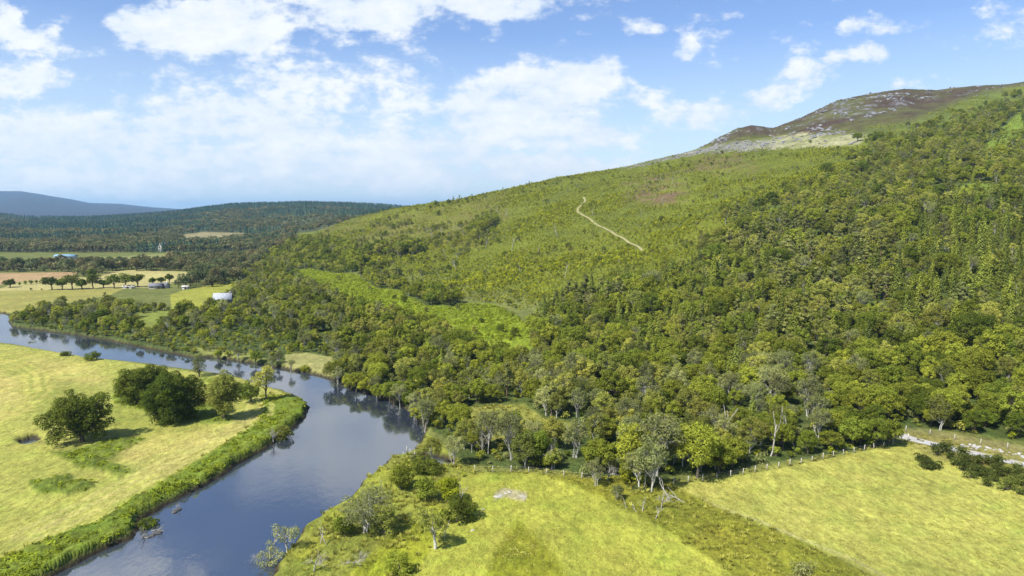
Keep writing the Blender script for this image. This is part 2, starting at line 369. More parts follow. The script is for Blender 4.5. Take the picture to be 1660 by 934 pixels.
def mat_basic(name, col, rough=.8, noise=None, spec=.3, col2=None, bump=0, bscale=3):
    m = bpy.data.materials.new(name); m.use_nodes = True; T = NT(m.node_tree); T.n.clear()
    b = T.add('ShaderNodeBsdfPrincipled'); b.inputs['Roughness'].default_value = rough; b.inputs['Specular IOR Level'].default_value = spec
    if noise:
        tc = T.add('ShaderNodeTexCoord'); nz = T.add('ShaderNodeTexNoise', i_Scale=noise, i_Detail=4.0); T.l.new(tc.outputs['Object'], nz.inputs['Vector'])
        c = T.mix(T.maprange(nz.outputs[0], .3, .7), col, col2 or tuple(x * .6 for x in col)); T.l.new(c, b.inputs['Base Color'])
        if bump:
            bp = T.add('ShaderNodeBump', i_Strength=bump, i_Distance=.1, i_Height=nz.outputs[0]); T.l.new(bp.outputs[0], b.inputs['Normal'])
    else: b.inputs['Base Color'].default_value = (*col, 1)
    o = T.add('ShaderNodeOutputMaterial'); T.l.new(b.outputs[0], o.inputs[0]); return m

def mat_ground():
    m = bpy.data.materials.new('ground_cover'); m.use_nodes = True; T = NT(m.node_tree); T.n.clear()
    at = T.add('ShaderNodeVertexColor', layer_name='cover')
    rg = T.add('ShaderNodeAttribute', attribute_name='tuft')
    geo = T.add('ShaderNodeNewGeometry')
    def noise(scale, detail, rough=.6, stretch=(1, 1, 1), rot=0):
        mp = T.add('ShaderNodeMapping'); mp.inputs['Scale'].default_value = stretch; mp.inputs['Rotation'].default_value = (0, 0, rot)
        T.l.new(geo.outputs['Position'], mp.inputs[0])
        n = T.add('ShaderNodeTexNoise', i_Scale=scale, i_Detail=detail, i_Roughness=rough); T.l.new(mp.outputs[0], n.inputs['Vector']); return n.outputs[0]
    big = noise(.045, 3, .6); mid = noise(.35, 5, .65, (1, .55, 1), .5); fine = noise(1.1, 5, .78, (1, .5, 1), .9); blade = noise(4, 3, .7, (1, .5, 1), .4)
    f1 = T.maprange(big, .3, .7, .82, 1.16)
    f2 = T.maprange(mid, .3, .7, .76, 1.22)
    f3 = T.maprange(fine, .3, .7, .50, 1.50)
    f4 = T.maprange(blade, .3, .7, .72, 1.28)
    f = T.math('MULTIPLY', T.math('MULTIPLY', f1, f2), T.math('MULTIPLY', f3, f4))
    fm = T.math('MULTIPLY_ADD', T.math('SUBTRACT', f, 1.0), T.math('MULTIPLY_ADD', rg.outputs['Fac'], .35, .75), 1.0)
    cmb = T.add('ShaderNodeCombineColor', i_0=fm, i_1=fm, i_2=fm)
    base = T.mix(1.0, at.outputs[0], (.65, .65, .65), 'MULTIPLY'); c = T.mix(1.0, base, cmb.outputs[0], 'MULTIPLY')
    # dry straw tints and greener tints drift through the sward
    n5 = noise(.16, 4, .6); c2 = T.mix(1.0, c, (1.16, 1.06, 1.25), 'MULTIPLY'); c3 = T.mix(1.0, c, (.78, .98, .8), 'MULTIPLY')
    c = T.mix(T.maprange(n5, .50, .68, 0, .6), c, c2); c = T.mix(T.maprange(n5, .46, .28, 0, .6), c, c3)
    d = T.add('ShaderNodeBsdfPrincipled', i_0=c); d.inputs['Roughness'].default_value = .9; d.inputs['Specular IOR Level'].default_value = .12
    h = T.math('ADD', T.math('MULTIPLY', fine, .5), T.math('MULTIPLY', blade, .2))
    h = T.math('ADD', h, T.math('MULTIPLY', mid, .9))
    bp = T.add('ShaderNodeBump', i_Distance=.55, i_Height=h, i_Strength=T.math('MULTIPLY_ADD', rg.outputs['Fac'], .55, .35))
    T.l.new(bp.outputs[0], d.inputs['Normal'])
    o = T.add('ShaderNodeOutputMaterial'); T.l.new(d.outputs[0], o.inputs[0]); return m

def build_terrain():
    tx = colarray()
    Y = [35.0]
    while Y[-1] < 1150: Y.append(Y[-1] * (1.0052 if Y[-1] > 70 else 1.03))
    while Y[-1] < 24000: Y.append(Y[-1] * 1.014)
    Y = np.array(Y); ny, nx = len(Y), len(tx)
    yy, tt = np.meshgrid(Y, tx, indexing='ij'); X = tt * yy
    x = X.ravel(); y = yy.ravel(); z = land(x, y)
    px, py = project(x, y, z)
    vis = y < 1150
    h = hill(x, y)
    n_a = fbm(x / 9, y / 9, 4, 31); n_b = fbm(x / 40, y / 40, 4, 33); n_c = fbm(x / 2.2, y / 2.2, 3, 35)
    wob = n_a * 3.0 + n_c * 1.2
    wobw = n_a * np.clip(700 / y, 1, 5)
    C = np.empty((len(x), 3)); C[:] = (.17, .19, .045)          # rough valley grass
    T = np.full(len(x), .4); disp = np.zeros(len(x))
    def put(m, col, tuft=None):
        nonlocal C, T
        C = C * (1 - m[:, None]) + np.asarray(col) * m[:, None]
        if tuft is not None: T = T * (1 - m) + tuft * m
    # hill ground
    onhill = sstep(2, 8, h) * vis
    put(onhill, (.16, .185, .018), .8); put(onhill * sstep(.0, .5, n_b) * .5, (.095, .12, .020)); put(onhill * sstep(.1, .6, fbm(x / 90, y / 90, 3, 37)) * .5, (.17, .19, .024))
    br = mask_px([(520,372),(640,340),(740,330),(820,310),(830,350),(780,400),(690,410),(600,410),(520,400)], px, py, 12, n_b * 12) * onhill
    put(br * .6 * np.clip(.6 + n_a, 0, 1), (.19, .155, .05), 1)
    for pl in ([(1005,300),(1060,285),(1120,290),(1110,320),(1050,325),(1010,320)],[(1120,262),(1200,258),(1220,270),(1140,280)],[(1040,310),(1080,305),(1090,325),(1045,322)]):
        put(mask_px(pl, px, py, 12, n_b * 22 + n_a * 12) * onhill * .75 * np.clip(.55 + n_a, 0, 1), (.20, .13, .075), 1)
    # moor, rock and the pale shelf
    moor = mask_px(Z_MOOR, px, py, 4, n_a * 5 + n_b * 8) * vis
    heath = np.clip(.5 + .9 * n_b + .35*n_a, 0, 1)[:, None]
    mc = np.array((.085, .055, .036)) * heath + np.array((.12, .125, .035)) * (1 - heath)
    C = C * (1 - moor[:, None]) + mc * moor[:, None]; T = T * (1 - moor) + .9 * moor
    behind = (~vis) & (h > 20)
    C[behind] = (.09, .07, .035)
    rk = np.maximum(mask_px([(1340,168),(1400,152),(1470,150),(1500,158),(1480,175),(1420,185),(1400,200),(1340,190)], px, py, 12),
                    np.maximum(.75 * mask_px([(1150,228),(1200,205),(1340,160),(1360,200),(1250,215)], px, py, 12), .7 * mask_px([(1500,145),(1660,135),(1660,150),(1500,170)], px, py, 8)))
    rk = np.maximum(rk, .9 * mask_px([(1040,255),(1150,232),(1180,212),(1180,232),(1120,250),(1030,270)], px, py, 5))
    rn = fbm(x / 7, y / 12, 5, 41, .65)
    put(sstep(.54, .80, rn * .9 + rk * .50) * moor, (.20, .20, .21), .6)
    sc = mask_px(Z_SCREE, px, py, 2.5, n_a * 4.0 + n_b * 5) * vis * np.clip(.75 + .6 * n_a, .3, 1)
    right = sstep(1180, 1300, px)[:, None]
    scc = np.array((.25, .245, .22)) * (1 - right) + np.array((.38, .37, .20)) * right
    scc = scc * (1 + .25 * n_a[:, None]) 
    C = C * (1 - sc[:, None]) + scc * sc[:, None]
    grm = mask_px([(1400,205),(1480,195),(1560,165),(1600,150),(1660,140),(1660,180),(1500,225),(1400,235)], px, py, 8, n_b * 10) * vis
    put(grm * .75, (.15, .19, .035), .8)
    # woodland floor
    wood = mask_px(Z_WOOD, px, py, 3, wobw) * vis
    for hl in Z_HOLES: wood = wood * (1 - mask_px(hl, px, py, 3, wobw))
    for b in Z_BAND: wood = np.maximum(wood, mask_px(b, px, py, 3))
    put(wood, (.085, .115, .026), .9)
    for hl in Z_HOLES[1:]: put(mask_px(hl, px, py, 3, wob) * vis, (.18, .25, .03), .8)
    put(mask_px(Z_HOLES[0], px, py, 4, wob) * vis, (.27, .275, .055), .7)
    fern = mask_px(Z_FERN, px, py, 4, wob) * vis * (1 - .9 * wood); put(fern, (.25, .32, .022), .9); put(fern * np.clip(n_b * 1.2, 0, 1), (.17, .21, .024), .9)
    # left meadow
    left = mask_px([(-900,545),(0,556),(200,586),(400,615),(511,655),(440,730),(246,842),(105,934),(-40,1080),(-900,1080)], px, py, 2) * (y < 420)
    put(left, (.38, .385, .080), .45)
    pm = n_b * 14 + n_a * 4
    for pl in Z_PALE: put(mask_px(pl, px, py, 14, pm) * .8 * left, (.50, .44, .125), .3)
    put(mask_px([(60,640),(250,600),(330,650),(300,700),(200,700),(80,690)], px, py, 16, pm) * .45 * left, (.26, .30, .05), .5)
    lf = mask_px(Z_LFERN, px, py, 4, wob * 1.6) * left; put(lf, (.175, .23, .026), 1)
    rvd = np.where((y < 300) & (x < 40), -sdist(RIVER, np.where(y < 300, x, 0), np.where(y < 300, y, 0)), 99)
    edge_g = lf * (1 - sstep(.8, 2.2, rvd + n_a * 1.2)); put(edge_g, (.29, .33, .035), .9); lf = lf * (1 - edge_g)
    for pl in Z_LFERN2:
        q = mask_px(pl, px, py, 5, wob * 2.2) * left; lf = np.maximum(lf, q); put(q, (.165, .215, .028), 1)
    # right bottom
    rm = mask_px(Z_RMEADOW, px, py, 2) * (y < 330) * (1 - wood)
    put(rm, (.245, .265, .042), .85)
    for pl, c_ in (([(500,860),(560,800),(600,760),(700,750),(690,775),(620,800),(560,850)],(.30,.33,.035)),([(560,934),(640,860),(700,820),(735,830),(700,900),(640,960)],(.31,.34,.022)),([(470,900),(520,860),(540,870),(490,920)],(.34,.36,.04))):
        put(mask_px(pl, px, py, 10, wob * 2.5) * rm * .8, c_, .9)
    d1 = mask_px(Z_DITCH, px, py, 4, wob * 1.5) * (y < 330) * (1 - wood); put(d1, (.25, .25, .026), 1); put(d1 * np.clip(n_a + .2, 0, 1) * .8, (.17, .20, .024), 1)
    f1 = mask_px(Z_FIELD1, px, py, 4, wob) * (y < 330); put(f1, (.38, .395, .058), .4)
    put(mask_px(Z_FIELD1D, px, py, 10, wob * 2) * f1 * .8, (.21, .225, .012), .8)
    for pl in EXTRA_BARE: put(mask_px(pl, px, py, 3, wob * 2.2) * f1 * .8, (.48, .42, .27), .5)
    f2 = mask_px(Z_FIELD2, px, py, 4, wob) * (y < 330); put(f2, (.405, .405, .085), .45)
    put(mask_px([(1430,680),(1660,725),(1660,770),(1520,745),(1480,722)], px, py, 5, wob) * (y < 330) * (1 - wood) * .8, (.30, .27, .08), .7)
    # distant fields
    for poly, col in FIELDS: put(mask_px(poly, px, py, 1.2, n_a * .3) * (y > 180) * (1 - .0 * wood), col, .15)
    # far country
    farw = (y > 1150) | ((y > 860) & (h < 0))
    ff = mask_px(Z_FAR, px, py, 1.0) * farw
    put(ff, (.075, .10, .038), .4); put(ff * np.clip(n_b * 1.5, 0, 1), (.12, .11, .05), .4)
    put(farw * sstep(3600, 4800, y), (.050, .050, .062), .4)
    put(mask_px(Z_FARHOLES[0], px, py, 1.2) * farw, (.30, .26, .12), .2)
    put(mask_px(Z_FARHOLES[1], px, py, 4, n_b * 6) * farw, (.10, .12, .045), .5)
    put(mask_px(Z_FARHOLES[2], px, py, 2, n_b * 2) * farw, (.14, .11, .05), .2)
    # bracken stands above the turf, edges of the banks are bare
    fern_all = np.maximum(np.maximum(lf, fern), d1 * .5)
    z = z + fern_all * (.35 + .55 * n_c + .25 * n_a) * (z > .9)
    young = mask_px(Z_YOUNG, px, py, 4) * vis
    z = z + young * .7 * n_c * (y > 250)
    # tracks
    for tr, wd, col, amt in ((TRACK_L, .9, (.50, .46, .14), .7), (TRACK_M, .8, (.54, .50, .12), .7), (TRACK_R, .28, (.52, .47, .22), .6)):
        P = [flatpt(*p, 1.3) for p in tr]
        dd = linedist(P, x, y) + .35 * n_a
        m = (1 - sstep(wd * .5, wd * 1.5, dd)); 
        if tr is not TRACK_R: m = np.maximum(m, .8 * (1 - sstep(wd * .5, wd * 1.3, np.abs(dd - 2.6))))
        put(m * amt * (y < 330), col, .2)
    bank = (z < .95) & (y < 760) & (h < 5)
    put(bank * sstep(1.0, .35, z) * 1.0, (.055, .045, .025), .8)
    V = np.c_[x, y, z]
    idx = np.arange(ny * nx).reshape(ny, nx)
    F = np.stack([idx[:-1, :-1], idx[:-1, 1:], idx[1:, 1:], idx[1:, :-1]], -1).reshape(-1, 4)
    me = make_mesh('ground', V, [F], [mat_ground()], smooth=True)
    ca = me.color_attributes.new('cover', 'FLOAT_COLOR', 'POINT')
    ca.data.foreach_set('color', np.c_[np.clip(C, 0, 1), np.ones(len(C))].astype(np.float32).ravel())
    ta = me.attributes.new('tuft', 'FLOAT', 'POINT'); ta.data.foreach_set('value', T.astype(np.float32))
    link('ground', me, kind='structure')
build_terrain()

def build_water():
    m = bpy.data.materials.new('river_water'); m.use_nodes = True; T = NT(m.node_tree); T.n.clear()
    geo = T.add('ShaderNodeNewGeometry')
    def nz(s, d, st=(1, 1, 1), r=.4):
        mp = T.add('ShaderNodeMapping'); mp.inputs['Scale'].default_value = st; mp.inputs['Rotation'].default_value = (0, 0, r); T.l.new(geo.outputs['Position'], mp.inputs[0])
        n = T.add('ShaderNodeTexNoise', i_Scale=s, i_Detail=d); T.l.new(mp.outputs[0], n.inputs['Vector']); return n.outputs[0]
    b = T.add('ShaderNodeBsdfPrincipled')
    c = T.mix(T.maprange(nz(.03, 3), .35, .65), (.016, .022, .034), (.034, .042, .056)); T.l.new(c, b.inputs['Base Color'])
    b.inputs['IOR'].default_value = 3.5; b.inputs['Specular IOR Level'].default_value = .5
    r = T.maprange(nz(.05, 4, (1, .4, 1)), .35, .65, .02, .12); T.l.new(r, b.inputs['Roughness'])
    h = T.math('ADD', nz(1.1, 4, (1, .5, 1)), T.math('MULTIPLY', nz(.22, 3), 1.3))
    bp = T.add('ShaderNodeBump', i_Distance=.12, i_Height=h); bp.inputs['Strength'].default_value = .10; T.l.new(bp.outputs[0], b.inputs['Normal'])
    o = T.add('ShaderNodeOutputMaterial'); T.l.new(b.outputs[0], o.inputs[0])
    V = np.array([(-1500, 60, 0), (60, 60, 0), (60, 420, 0), (-1500, 420, 0)]); 
    link('river_water', make_mesh('river_water', V, [[(0, 1, 2, 3)]], [m]), kind='structure')
build_water()

def ribbon(name, pts, width, col, lift=.05, kind='structure', h=None):
    """a strip of track laid on the ground; finely cut so that it follows it"""
    P = np.array(pts); L = []
    for a, b in zip(P[:-1], P[1:]):
        n = max(2, int(np.hypot(*(b - a)) / 1.0))
        for i in range(n): L.append(a + (b - a) * i / n)
    L.append(P[-1]); L = np.array(L)
    k = np.ones(9) / 9
    S = np.c_[np.convolve(np.pad(L[:, 0], 4, 'edge'), k, 'valid'), np.convolve(np.pad(L[:, 1], 4, 'edge'), k, 'valid')]
    t = np.gradient(S, axis=0); t /= np.linalg.norm(t, axis=1)[:, None] + 1e-9; nn = np.c_[-t[:, 1], t[:, 0]]
    rows = []
    for u in (-.5, -.25, 0, .25, .5):
        w = width * (1 + .18 * fbm(S[:, 0] / 2, S[:, 1] / 2, 2, int(u * 8) + 60))
        q = S + nn * (u * w)[:, None]; z = land(q[:, 0], q[:, 1]) + lift + (.03 if abs(u) < .1 else 0); rows.append(np.c_[q, z])
    V = np.concatenate(rows); n = len(S); F = []
    for r in range(4):
        i = np.arange(n - 1); F.append(np.stack([r * n + i, r * n + i + 1, (r + 1) * n + i + 1, (r + 1) * n + i], -1))
    me = make_mesh(name, V, [np.concatenate(F)], [mat_basic(name, col, .95, .8, .1, tuple(c * .72 for c in col), .4)])
    link(name, me, kind=kind)
ribbon('road', [hit(*p) for p in ROAD[:-2]] , 3.0, (.40, .39, .36), .12)
ribbon('path', [hit(*p) for p in HILLPATH], 1.7, (.30, .27, .13), .3)

# ------------------------------------------------------------------ foliage materials
def mat_leaf(name, c1, c2, trans=.42, nscale=.9):
    m = bpy.data.materials.new(name); m.use_nodes = True; T = NT(m.node_tree); T.n.clear()
    oi = T.add('ShaderNodeObjectInfo'); geo = T.add('ShaderNodeNewGeometry')
    n = T.add('ShaderNodeTexNoise', i_Scale=nscale, i_Detail=2.0); T.l.new(geo.outputs['Position'], n.inputs['Vector'])
    r2 = T.math('FRACT', T.math('MULTIPLY', oi.outputs['Random'], 13.7))
    c = T.mix(T.math('MULTIPLY_ADD', T.math('SUBTRACT', n.outputs[0], .5), .7, oi.outputs['Random'], clamp=True), c1, c2)
    v = T.math('MULTIPLY', T.maprange(n.outputs[0], .3, .7, .78, 1.22), T.maprange(r2, 0, 1, .62, 1.3))
    cc = T.add('ShaderNodeCombineColor', i_0=v, i_1=v, i_2=v); c = T.mix(1.0, c, cc.outputs[0], 'MULTIPLY')
    d = T.add('ShaderNodeBsdfDiffuse', i_0=c); t = T.add('ShaderNodeBsdfTranslucent', i_0=c)
    mx = T.add('ShaderNodeMixShader', i_0=trans); T.l.new(d.outputs[0], mx.inputs[1]); T.l.new(t.outputs[0], mx.inputs[2])
    o = T.add('ShaderNodeOutputMaterial'); T.l.new(mx.outputs[0], o.inputs[0]); return m
M_OAK = mat_leaf('oak_leaves', (.095, .135, .020), (.180, .215, .030))
M_BROAD = mat_leaf('broad_leaves', (.138, .186, .024), (.315, .335, .040))
M_BIRCH = mat_leaf('birch_leaves', (.196, .225, .046), (.365, .360, .066))
M_WILLOW = mat_leaf('willow_leaves', (.200, .225, .075), (.310, .320, .110))
M_SPRUCE = mat_leaf('spruce_needles', (.105, .135, .030), (.235, .265, .036), .1)
M_PINE = mat_leaf('pine_needles', (.140, .158, .050), (.220, .228, .060), .1)
M_YOUNG = mat_leaf('sapling_leaves', (.235, .275, .018), (.455, .460, .036))
M_FERN = mat_leaf('bracken_fronds', (.195, .250, .020), (.290, .335, .030))
M_GRASS = mat_leaf('rank_grass', (.300, .300, .055), (.430, .410, .090))
M_HAY = mat_leaf('hay_grass', (.40, .40, .070), (.60, .54, .15))
M_GORSE = mat_leaf('gorse_leaves', (.085, .110, .026), (.150, .175, .036))
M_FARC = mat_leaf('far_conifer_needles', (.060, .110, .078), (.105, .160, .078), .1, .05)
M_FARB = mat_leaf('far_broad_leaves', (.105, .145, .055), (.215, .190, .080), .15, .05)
M_BARK = mat_basic('bark', (.13, .11, .085), .95, 2.5, .1, (.07, .06, .045))
M_PALEBARK = mat_basic('pale_bark', (.52, .50, .44), .9, 3, .15, (.28, .27, .23))
M_PINEBARK = mat_basic('pine_bark', (.20, .14, .095), .95, 2.5, .1, (.14, .09, .06))
M_DEAD = mat_basic('dead_wood', (.40, .38, .33), .9, 3, .15, (.22, .205, .18))

# ------------------------------------------------------------------ tree builders (numpy)
def tube(P, R, n=5):
    P = np.asarray(P, float); R = np.asarray(R, float); k = len(P)
    T = np.gradient(P, axis=0); T /= np.linalg.norm(T, axis=1)[:, None] + 1e-9
    ref = np.where(np.abs(T[:, 2:3]) > .9, np.array([[1., 0, 0]]), np.array([[0, 0, 1.]]))
    A = np.cross(T, ref); A /= np.linalg.norm(A, axis=1)[:, None] + 1e-9; B = np.cross(T, A)
    an = np.arange(n) * 2 * pi / n
    V = (P[:, None] + R[:, None, None] * (np.cos(an)[None, :, None] * A[:, None] + np.sin(an)[None, :, None] * B[:, None])).reshape(-1, 3)
    i = np.arange(k - 1)[:, None] * n; j = np.arange(n)[None]; j2 = (j + 1) % n
    F = np.stack([i + j, i + j2, i + n + j2, i + n + j], -1).reshape(-1, 4)
    return V, F
class Acc:
    def __init__(s): s.V = []; s.F = []; s.n = 0
    def add(s, V, F): s.V.append(V); s.F.append(F + s.n); s.n += len(V)
    def get(s): return np.concatenate(s.V), np.concatenate(s.F)
def leaves(rs, C, N, size, asp=1.0):
    """kite shaped sprays of leaves at points C facing N"""
    n = len(C); N = N / (np.linalg.norm(N, axis=1)[:, None] + 1e-9)
    U = np.cross(N, rs.normal(size=(n, 3))); U /= np.linalg.norm(U, axis=1)[:, None] + 1e-9; W = np.cross(N, U)
    s = size * rs.uniform(.55, 1.35, (n, 1)); w = s * rs.uniform(.45, .8, (n, 1)) * asp
    bend = N * s * .18
    V = np.stack([C - U * s * .5 - bend, C - W * w * .5 + U * s * rs.uniform(-.15, .15, (n, 1)), C + U * s * .5 - bend, C + W * w * .5], 1).reshape(-1, 3)
    F = np.arange(n * 4).reshape(n, 4); return V, F
def clump(rs, c, r, n, size, flat=.8, up=.35, shell=.55):
    D = rs.normal(size=(n, 3)); D[:, 2] += up; D /= np.linalg.norm(D, axis=1)[:, None]
    rad = r * (shell + (1 - shell) * rs.uniform(0, 1, (n, 1)) ** .6) * rs.uniform(.85, 1.12, (n, 1))
    P = c + D * rad * np.array([1, 1, flat])
    N = D * 1.0 + rs.normal(size=(n, 3)) * .5 + np.array([0, 0, .5])
    return leaves(rs, P, N, size)
def limb(rs, a, b, r0, r1, sag=.12, k=5):
    t = np.linspace(0, 1, k)[:, None]; L = np.linalg.norm(b - a)
    P = a + (b - a) * t; P[:, 2] += np.sin(t[:, 0] * pi) * L * sag
    P[1:-1] += rs.normal(size=(k - 2, 3)) * L * .035
    return tube(P, np.linspace(r0, r1, k), 5)

def broadleaf(seed, H=11, R=5, ncl=34, nl=200, leaf=.5, base=.28, low=-.45, lop=.42, tr=.32, clr=(.20, .40), shape=1.0, stems=1, upw=.35, lean=0, qr=(.55, .95)):
    rs = np.random.RandomState(seed); A = Acc(); Tk = Acc()
    cz = H * (base + 1) / 2; rz = H * (1 - base) / 2
    lob = rs.uniform(1 - lop, 1 + lop * .5, 12)
    cls = []
    tries = 0
    while len(cls) < ncl and tries < 4000:
        tries += 1
        d = rs.normal(size=3); d /= np.linalg.norm(d)
        if d[2] < low: continue
        az = (math.atan2(d[1], d[0]) / (2 * pi) * 8) % 8; i0 = int(az); lb = lob[i0] * (1 - az + i0) + lob[(i0 + 1) % 8] * (az - i0)
        q = rs.uniform(*qr)
        hr = R * q * lb * (1 - .0 * shape)
        p = np.array([d[0] * hr, d[1] * hr, cz + d[2] * rz * q * rs.uniform(.85, 1.05)])
        if shape != 1.0: p[:2] *= 1 - (shape - 1) * np.clip((p[2] - cz) / rz, -1, 1)
        r = rs.uniform(*clr) * R
        if any(np.linalg.norm(p - c) < (r + rr) * .48 for c, rr in cls): continue
        cls.append((p, r))
    lean_v = np.array([lean, lean * .3, 0])
    roots = [np.array([rs.normal() * .25 * (stems > 1), rs.normal() * .25 * (stems > 1), 0]) for _ in range(stems)]
    tops = []
    for r0 in roots:
        sp = rs.normal(size=2) * (R * .22 if stems > 1 else R * .05)
        top = np.array([r0[0] + sp[0], r0[1] + sp[1], H * .72]); tops.append((r0, top))
        P = np.array([r0 + (top - r0) * t + np.array([rs.normal() * .12, rs.normal() * .12, 0]) * (t > 0) for t in (0, .2, .4, .6, .8, 1)]); P[0, 2] = -.6
        Tk.add(*tube(P, np.array([1.35, 1.0, .8, .6, .4, .18]) * tr / math.sqrt(stems), 7))
    for p, r in cls:
        r0, top = tops[rs.randint(len(tops))]
        hb = np.clip((p[2] - H * .12) / H * rs.uniform(.45, .8), .14, .68); t = hb * H / top[2]
        a = r0 + (top - r0) * t
        Tk.add(*limb(rs, a, p - np.array([0, 0, r * .1]), tr * .42 * (1 - hb * .6), tr * .08, .06))
        for _ in range(3):
            e = p + rs.normal(size=3) * r * .6; Tk.add(*limb(rs, a + (p - a) * rs.uniform(.55, .85), e, tr * .12, tr * .03, .03, 3))
        n = int(nl * (r / (R * .34)) ** 2); A.add(*clump(rs, p, r, n, leaf, .78, upw))
    V, F = A.get(); V[:, :] += lean_v * (V[:, 2:3] / H) ** 1.3 * H * .2
    W, G = Tk.get(); W[:, :] += lean_v * (np.clip(W[:, 2:3], 0, None) / H) ** 1.3 * H * .2
    return (W, G), (V, F)

def spruce(seed, H=14, R=2.8, step=.55, nb=9, ns=7, leaf=.55, droop=.35, base=.06, power=.9):
    rs = np.random.RandomState(seed); A = Acc(); Tk = Acc()
    Tk.add(*tube([(0, 0, -.5), (0, 0, H * .3), (rs.normal() * .05, 0, H * .7), (0, 0, H * .98)], [.22 * H / 14, .17 * H / 14, .09, .02], 6))
    z = H * base; Cs = []; Ns = []
    while z < H * .985:
        r = R * (1 - z / H) ** power * rs.uniform(.82, 1.12) + .12
        k = max(4, int(nb * (.35 + .65 * r / R))); a0 = rs.uniform(0, 6.3)
        for j in range(k):
            if rs.uniform() < .06: continue
            a = a0 + j * 2 * pi / k + rs.normal() * .12; rr = r * rs.uniform(.7, 1.15); d = np.array([math.cos(a), math.sin(a), 0])
            m = max(2, int(ns * (.3 + .7 * r / R)))
            t = np.linspace(.25, 1, m)[:, None]
            P = d * rr * t + np.array([0, 0, z]) - np.array([0, 0, 1.]) * droop * rr * t ** 1.5 + rs.normal(size=(m, 3)) * .1 * np.array([1, 1, .6])
            P[:, 2] += .10 * rr * (t[:, 0] > .85)
            side = np.array([-d[1], d[0], 0]) * rs.uniform(-1, 1, (m, 1)) * .22 * rr * (.4 + t)
            Cs.append(P + side); Ns.append(np.array([0, 0, 1.]) * .9 + d * .75 + rs.normal(size=(m, 3)) * .35)
            if rr > 1.2 and H > 9: Tk.add(*tube([(0, 0, z), tuple(P[-1] * .6 + np.array([0, 0, z]) * .4)], [.035, .012], 3))
        z += step * (.6 + .6 * (1 - z / H))
    C = np.concatenate(Cs); N = np.concatenate(Ns)
    A.add(*leaves(rs, C, N, leaf, 1.15)); return Tk.get(), A.get()

def pine(seed, H=13, R=3.0, ncl=20, nl=120, leaf=.45):
    rs = np.random.RandomState(seed); A = Acc(); Tk = Acc()
    Tk.add(*tube([(0, 0, -.5), (.1, .05, H * .35), (rs.normal() * .25, .1, H * .7), (rs.normal() * .2, 0, H * .96)], [.24, .19, .12, .04], 7))
    for i in range(ncl):
        z = H * rs.uniform(.34, .96); a = rs.uniform(0, 6.3); rr = R * (1.05 - .75 * ((z / H - .34) / .62)) * rs.uniform(.25, 1)
        p = np.array([math.cos(a) * rr, math.sin(a) * rr, z]); r = rs.uniform(.24, .4) * R
        Tk.add(*limb(rs, np.array([0, 0, z - .18 * rr]), p, .06, .02, .05, 4)); A.add(*clump(rs, p, r, nl, leaf, .55, .4, .4))
    p = np.array([0, 0, H * .95]); A.add(*clump(rs, p, R * .26, nl, leaf, .9, .4, .4))
    return Tk.get(), A.get()

def deadtree(seed, H=8, spread=.55, depth=4, r=.18, kids=3):
    rs = np.random.RandomState(seed); Tk = Acc()
    def grow(p, d, L, r, dep):
        k = 4; P = [p]; q = p.copy(); dd = d.copy()
        for i in range(k):
            dd = dd + rs.normal(size=3) * .16; dd[2] += .04; dd /= np.linalg.norm(dd); q = q + dd * L / k; P.append(q.copy())
        Tk.add(*tube(P, np.linspace(r, r * .55, k + 1), 5))
        if dep <= 0: return
        for j in range(kids + (dep > 2)):
            t = rs.uniform(.35, 1); i = min(int(t * k), k - 1); b = P[i] + (P[i + 1] - P[i]) * (t * k - i)
            nd = dd + rs.normal(size=3) * spread * 1.3; nd[2] = nd[2] * .6 + .3; nd /= np.linalg.norm(nd)
            grow(b, nd, L * rs.uniform(.5, .78), r * .5, dep - 1)
    grow(np.array([0, 0, -.3]), np.array([rs.normal() * .12, rs.normal() * .12, 1.]), H * .45, r, depth)
    return Tk.get()

def bush(seed, H=1.6, R=1.1, n=260, leaf=.25, ncl=7):
    rs = np.random.RandomState(seed); A = Acc(); Tk = Acc()
    for i in range(ncl):
        a = rs.uniform(0, 6.3); q = rs.uniform(0, .62) * R; p = np.array([math.cos(a) * q, math.sin(a) * q, H * rs.uniform(.32, .72)])
        A.add(*clump(rs, p, R * rs.uniform(.32, .5), n // ncl, leaf, .85, .5, .3)); Tk.add(*tube([(0, 0, -.2), tuple(p)], [.05, .015], 4))
    return Tk.get(), A.get()

def fronds(seed, R=.7, H=.7, n=26, leaf=.42, asp=.55):
    rs = np.random.RandomState(seed); a = rs.uniform(0, 6.3, n); q = R * rs.uniform(.1, 1, n) ** .7
    C = np.c_[np.cos(a) * q, np.sin(a) * q, H * (1 - .5 * q / R) * rs.uniform(.6, 1.1, n)]
    N = np.c_[np.cos(a) * .5, np.sin(a) * .5, np.ones(n)] + rs.normal(size=(n, 3)) * .35
    return leaves(rs, C, N, leaf, asp)
def tuftgrass(seed, R=.5, H=.7, n=26):
    rs = np.random.RandomState(seed); a = rs.uniform(0, 6.3, n); q = R * rs.uniform(0, 1, n) ** .6
    B = np.c_[np.cos(a) * q, np.sin(a) * q, np.zeros(n) - .05]; h = H * rs.uniform(.6, 1.2, n)
    tip = B + np.c_[np.cos(a) * h * .5 + rs.normal(size=n) * .12, np.sin(a) * h * .5 + rs.normal(size=n) * .12, h]
    s = np.c_[-np.sin(a), np.cos(a), np.zeros(n)] * .07
    mid = (B + tip) / 2 + np.array([0, 0, .12])
    V = np.stack([B - s, B + s, mid + s * .9, mid - s * .9, tip], 1).reshape(-1, 3)
    k = np.arange(n)[:, None] * 5
    return V, np.concatenate([k + np.array([0, 1, 2, 3]), k + np.array([3, 2, 4, 4])])
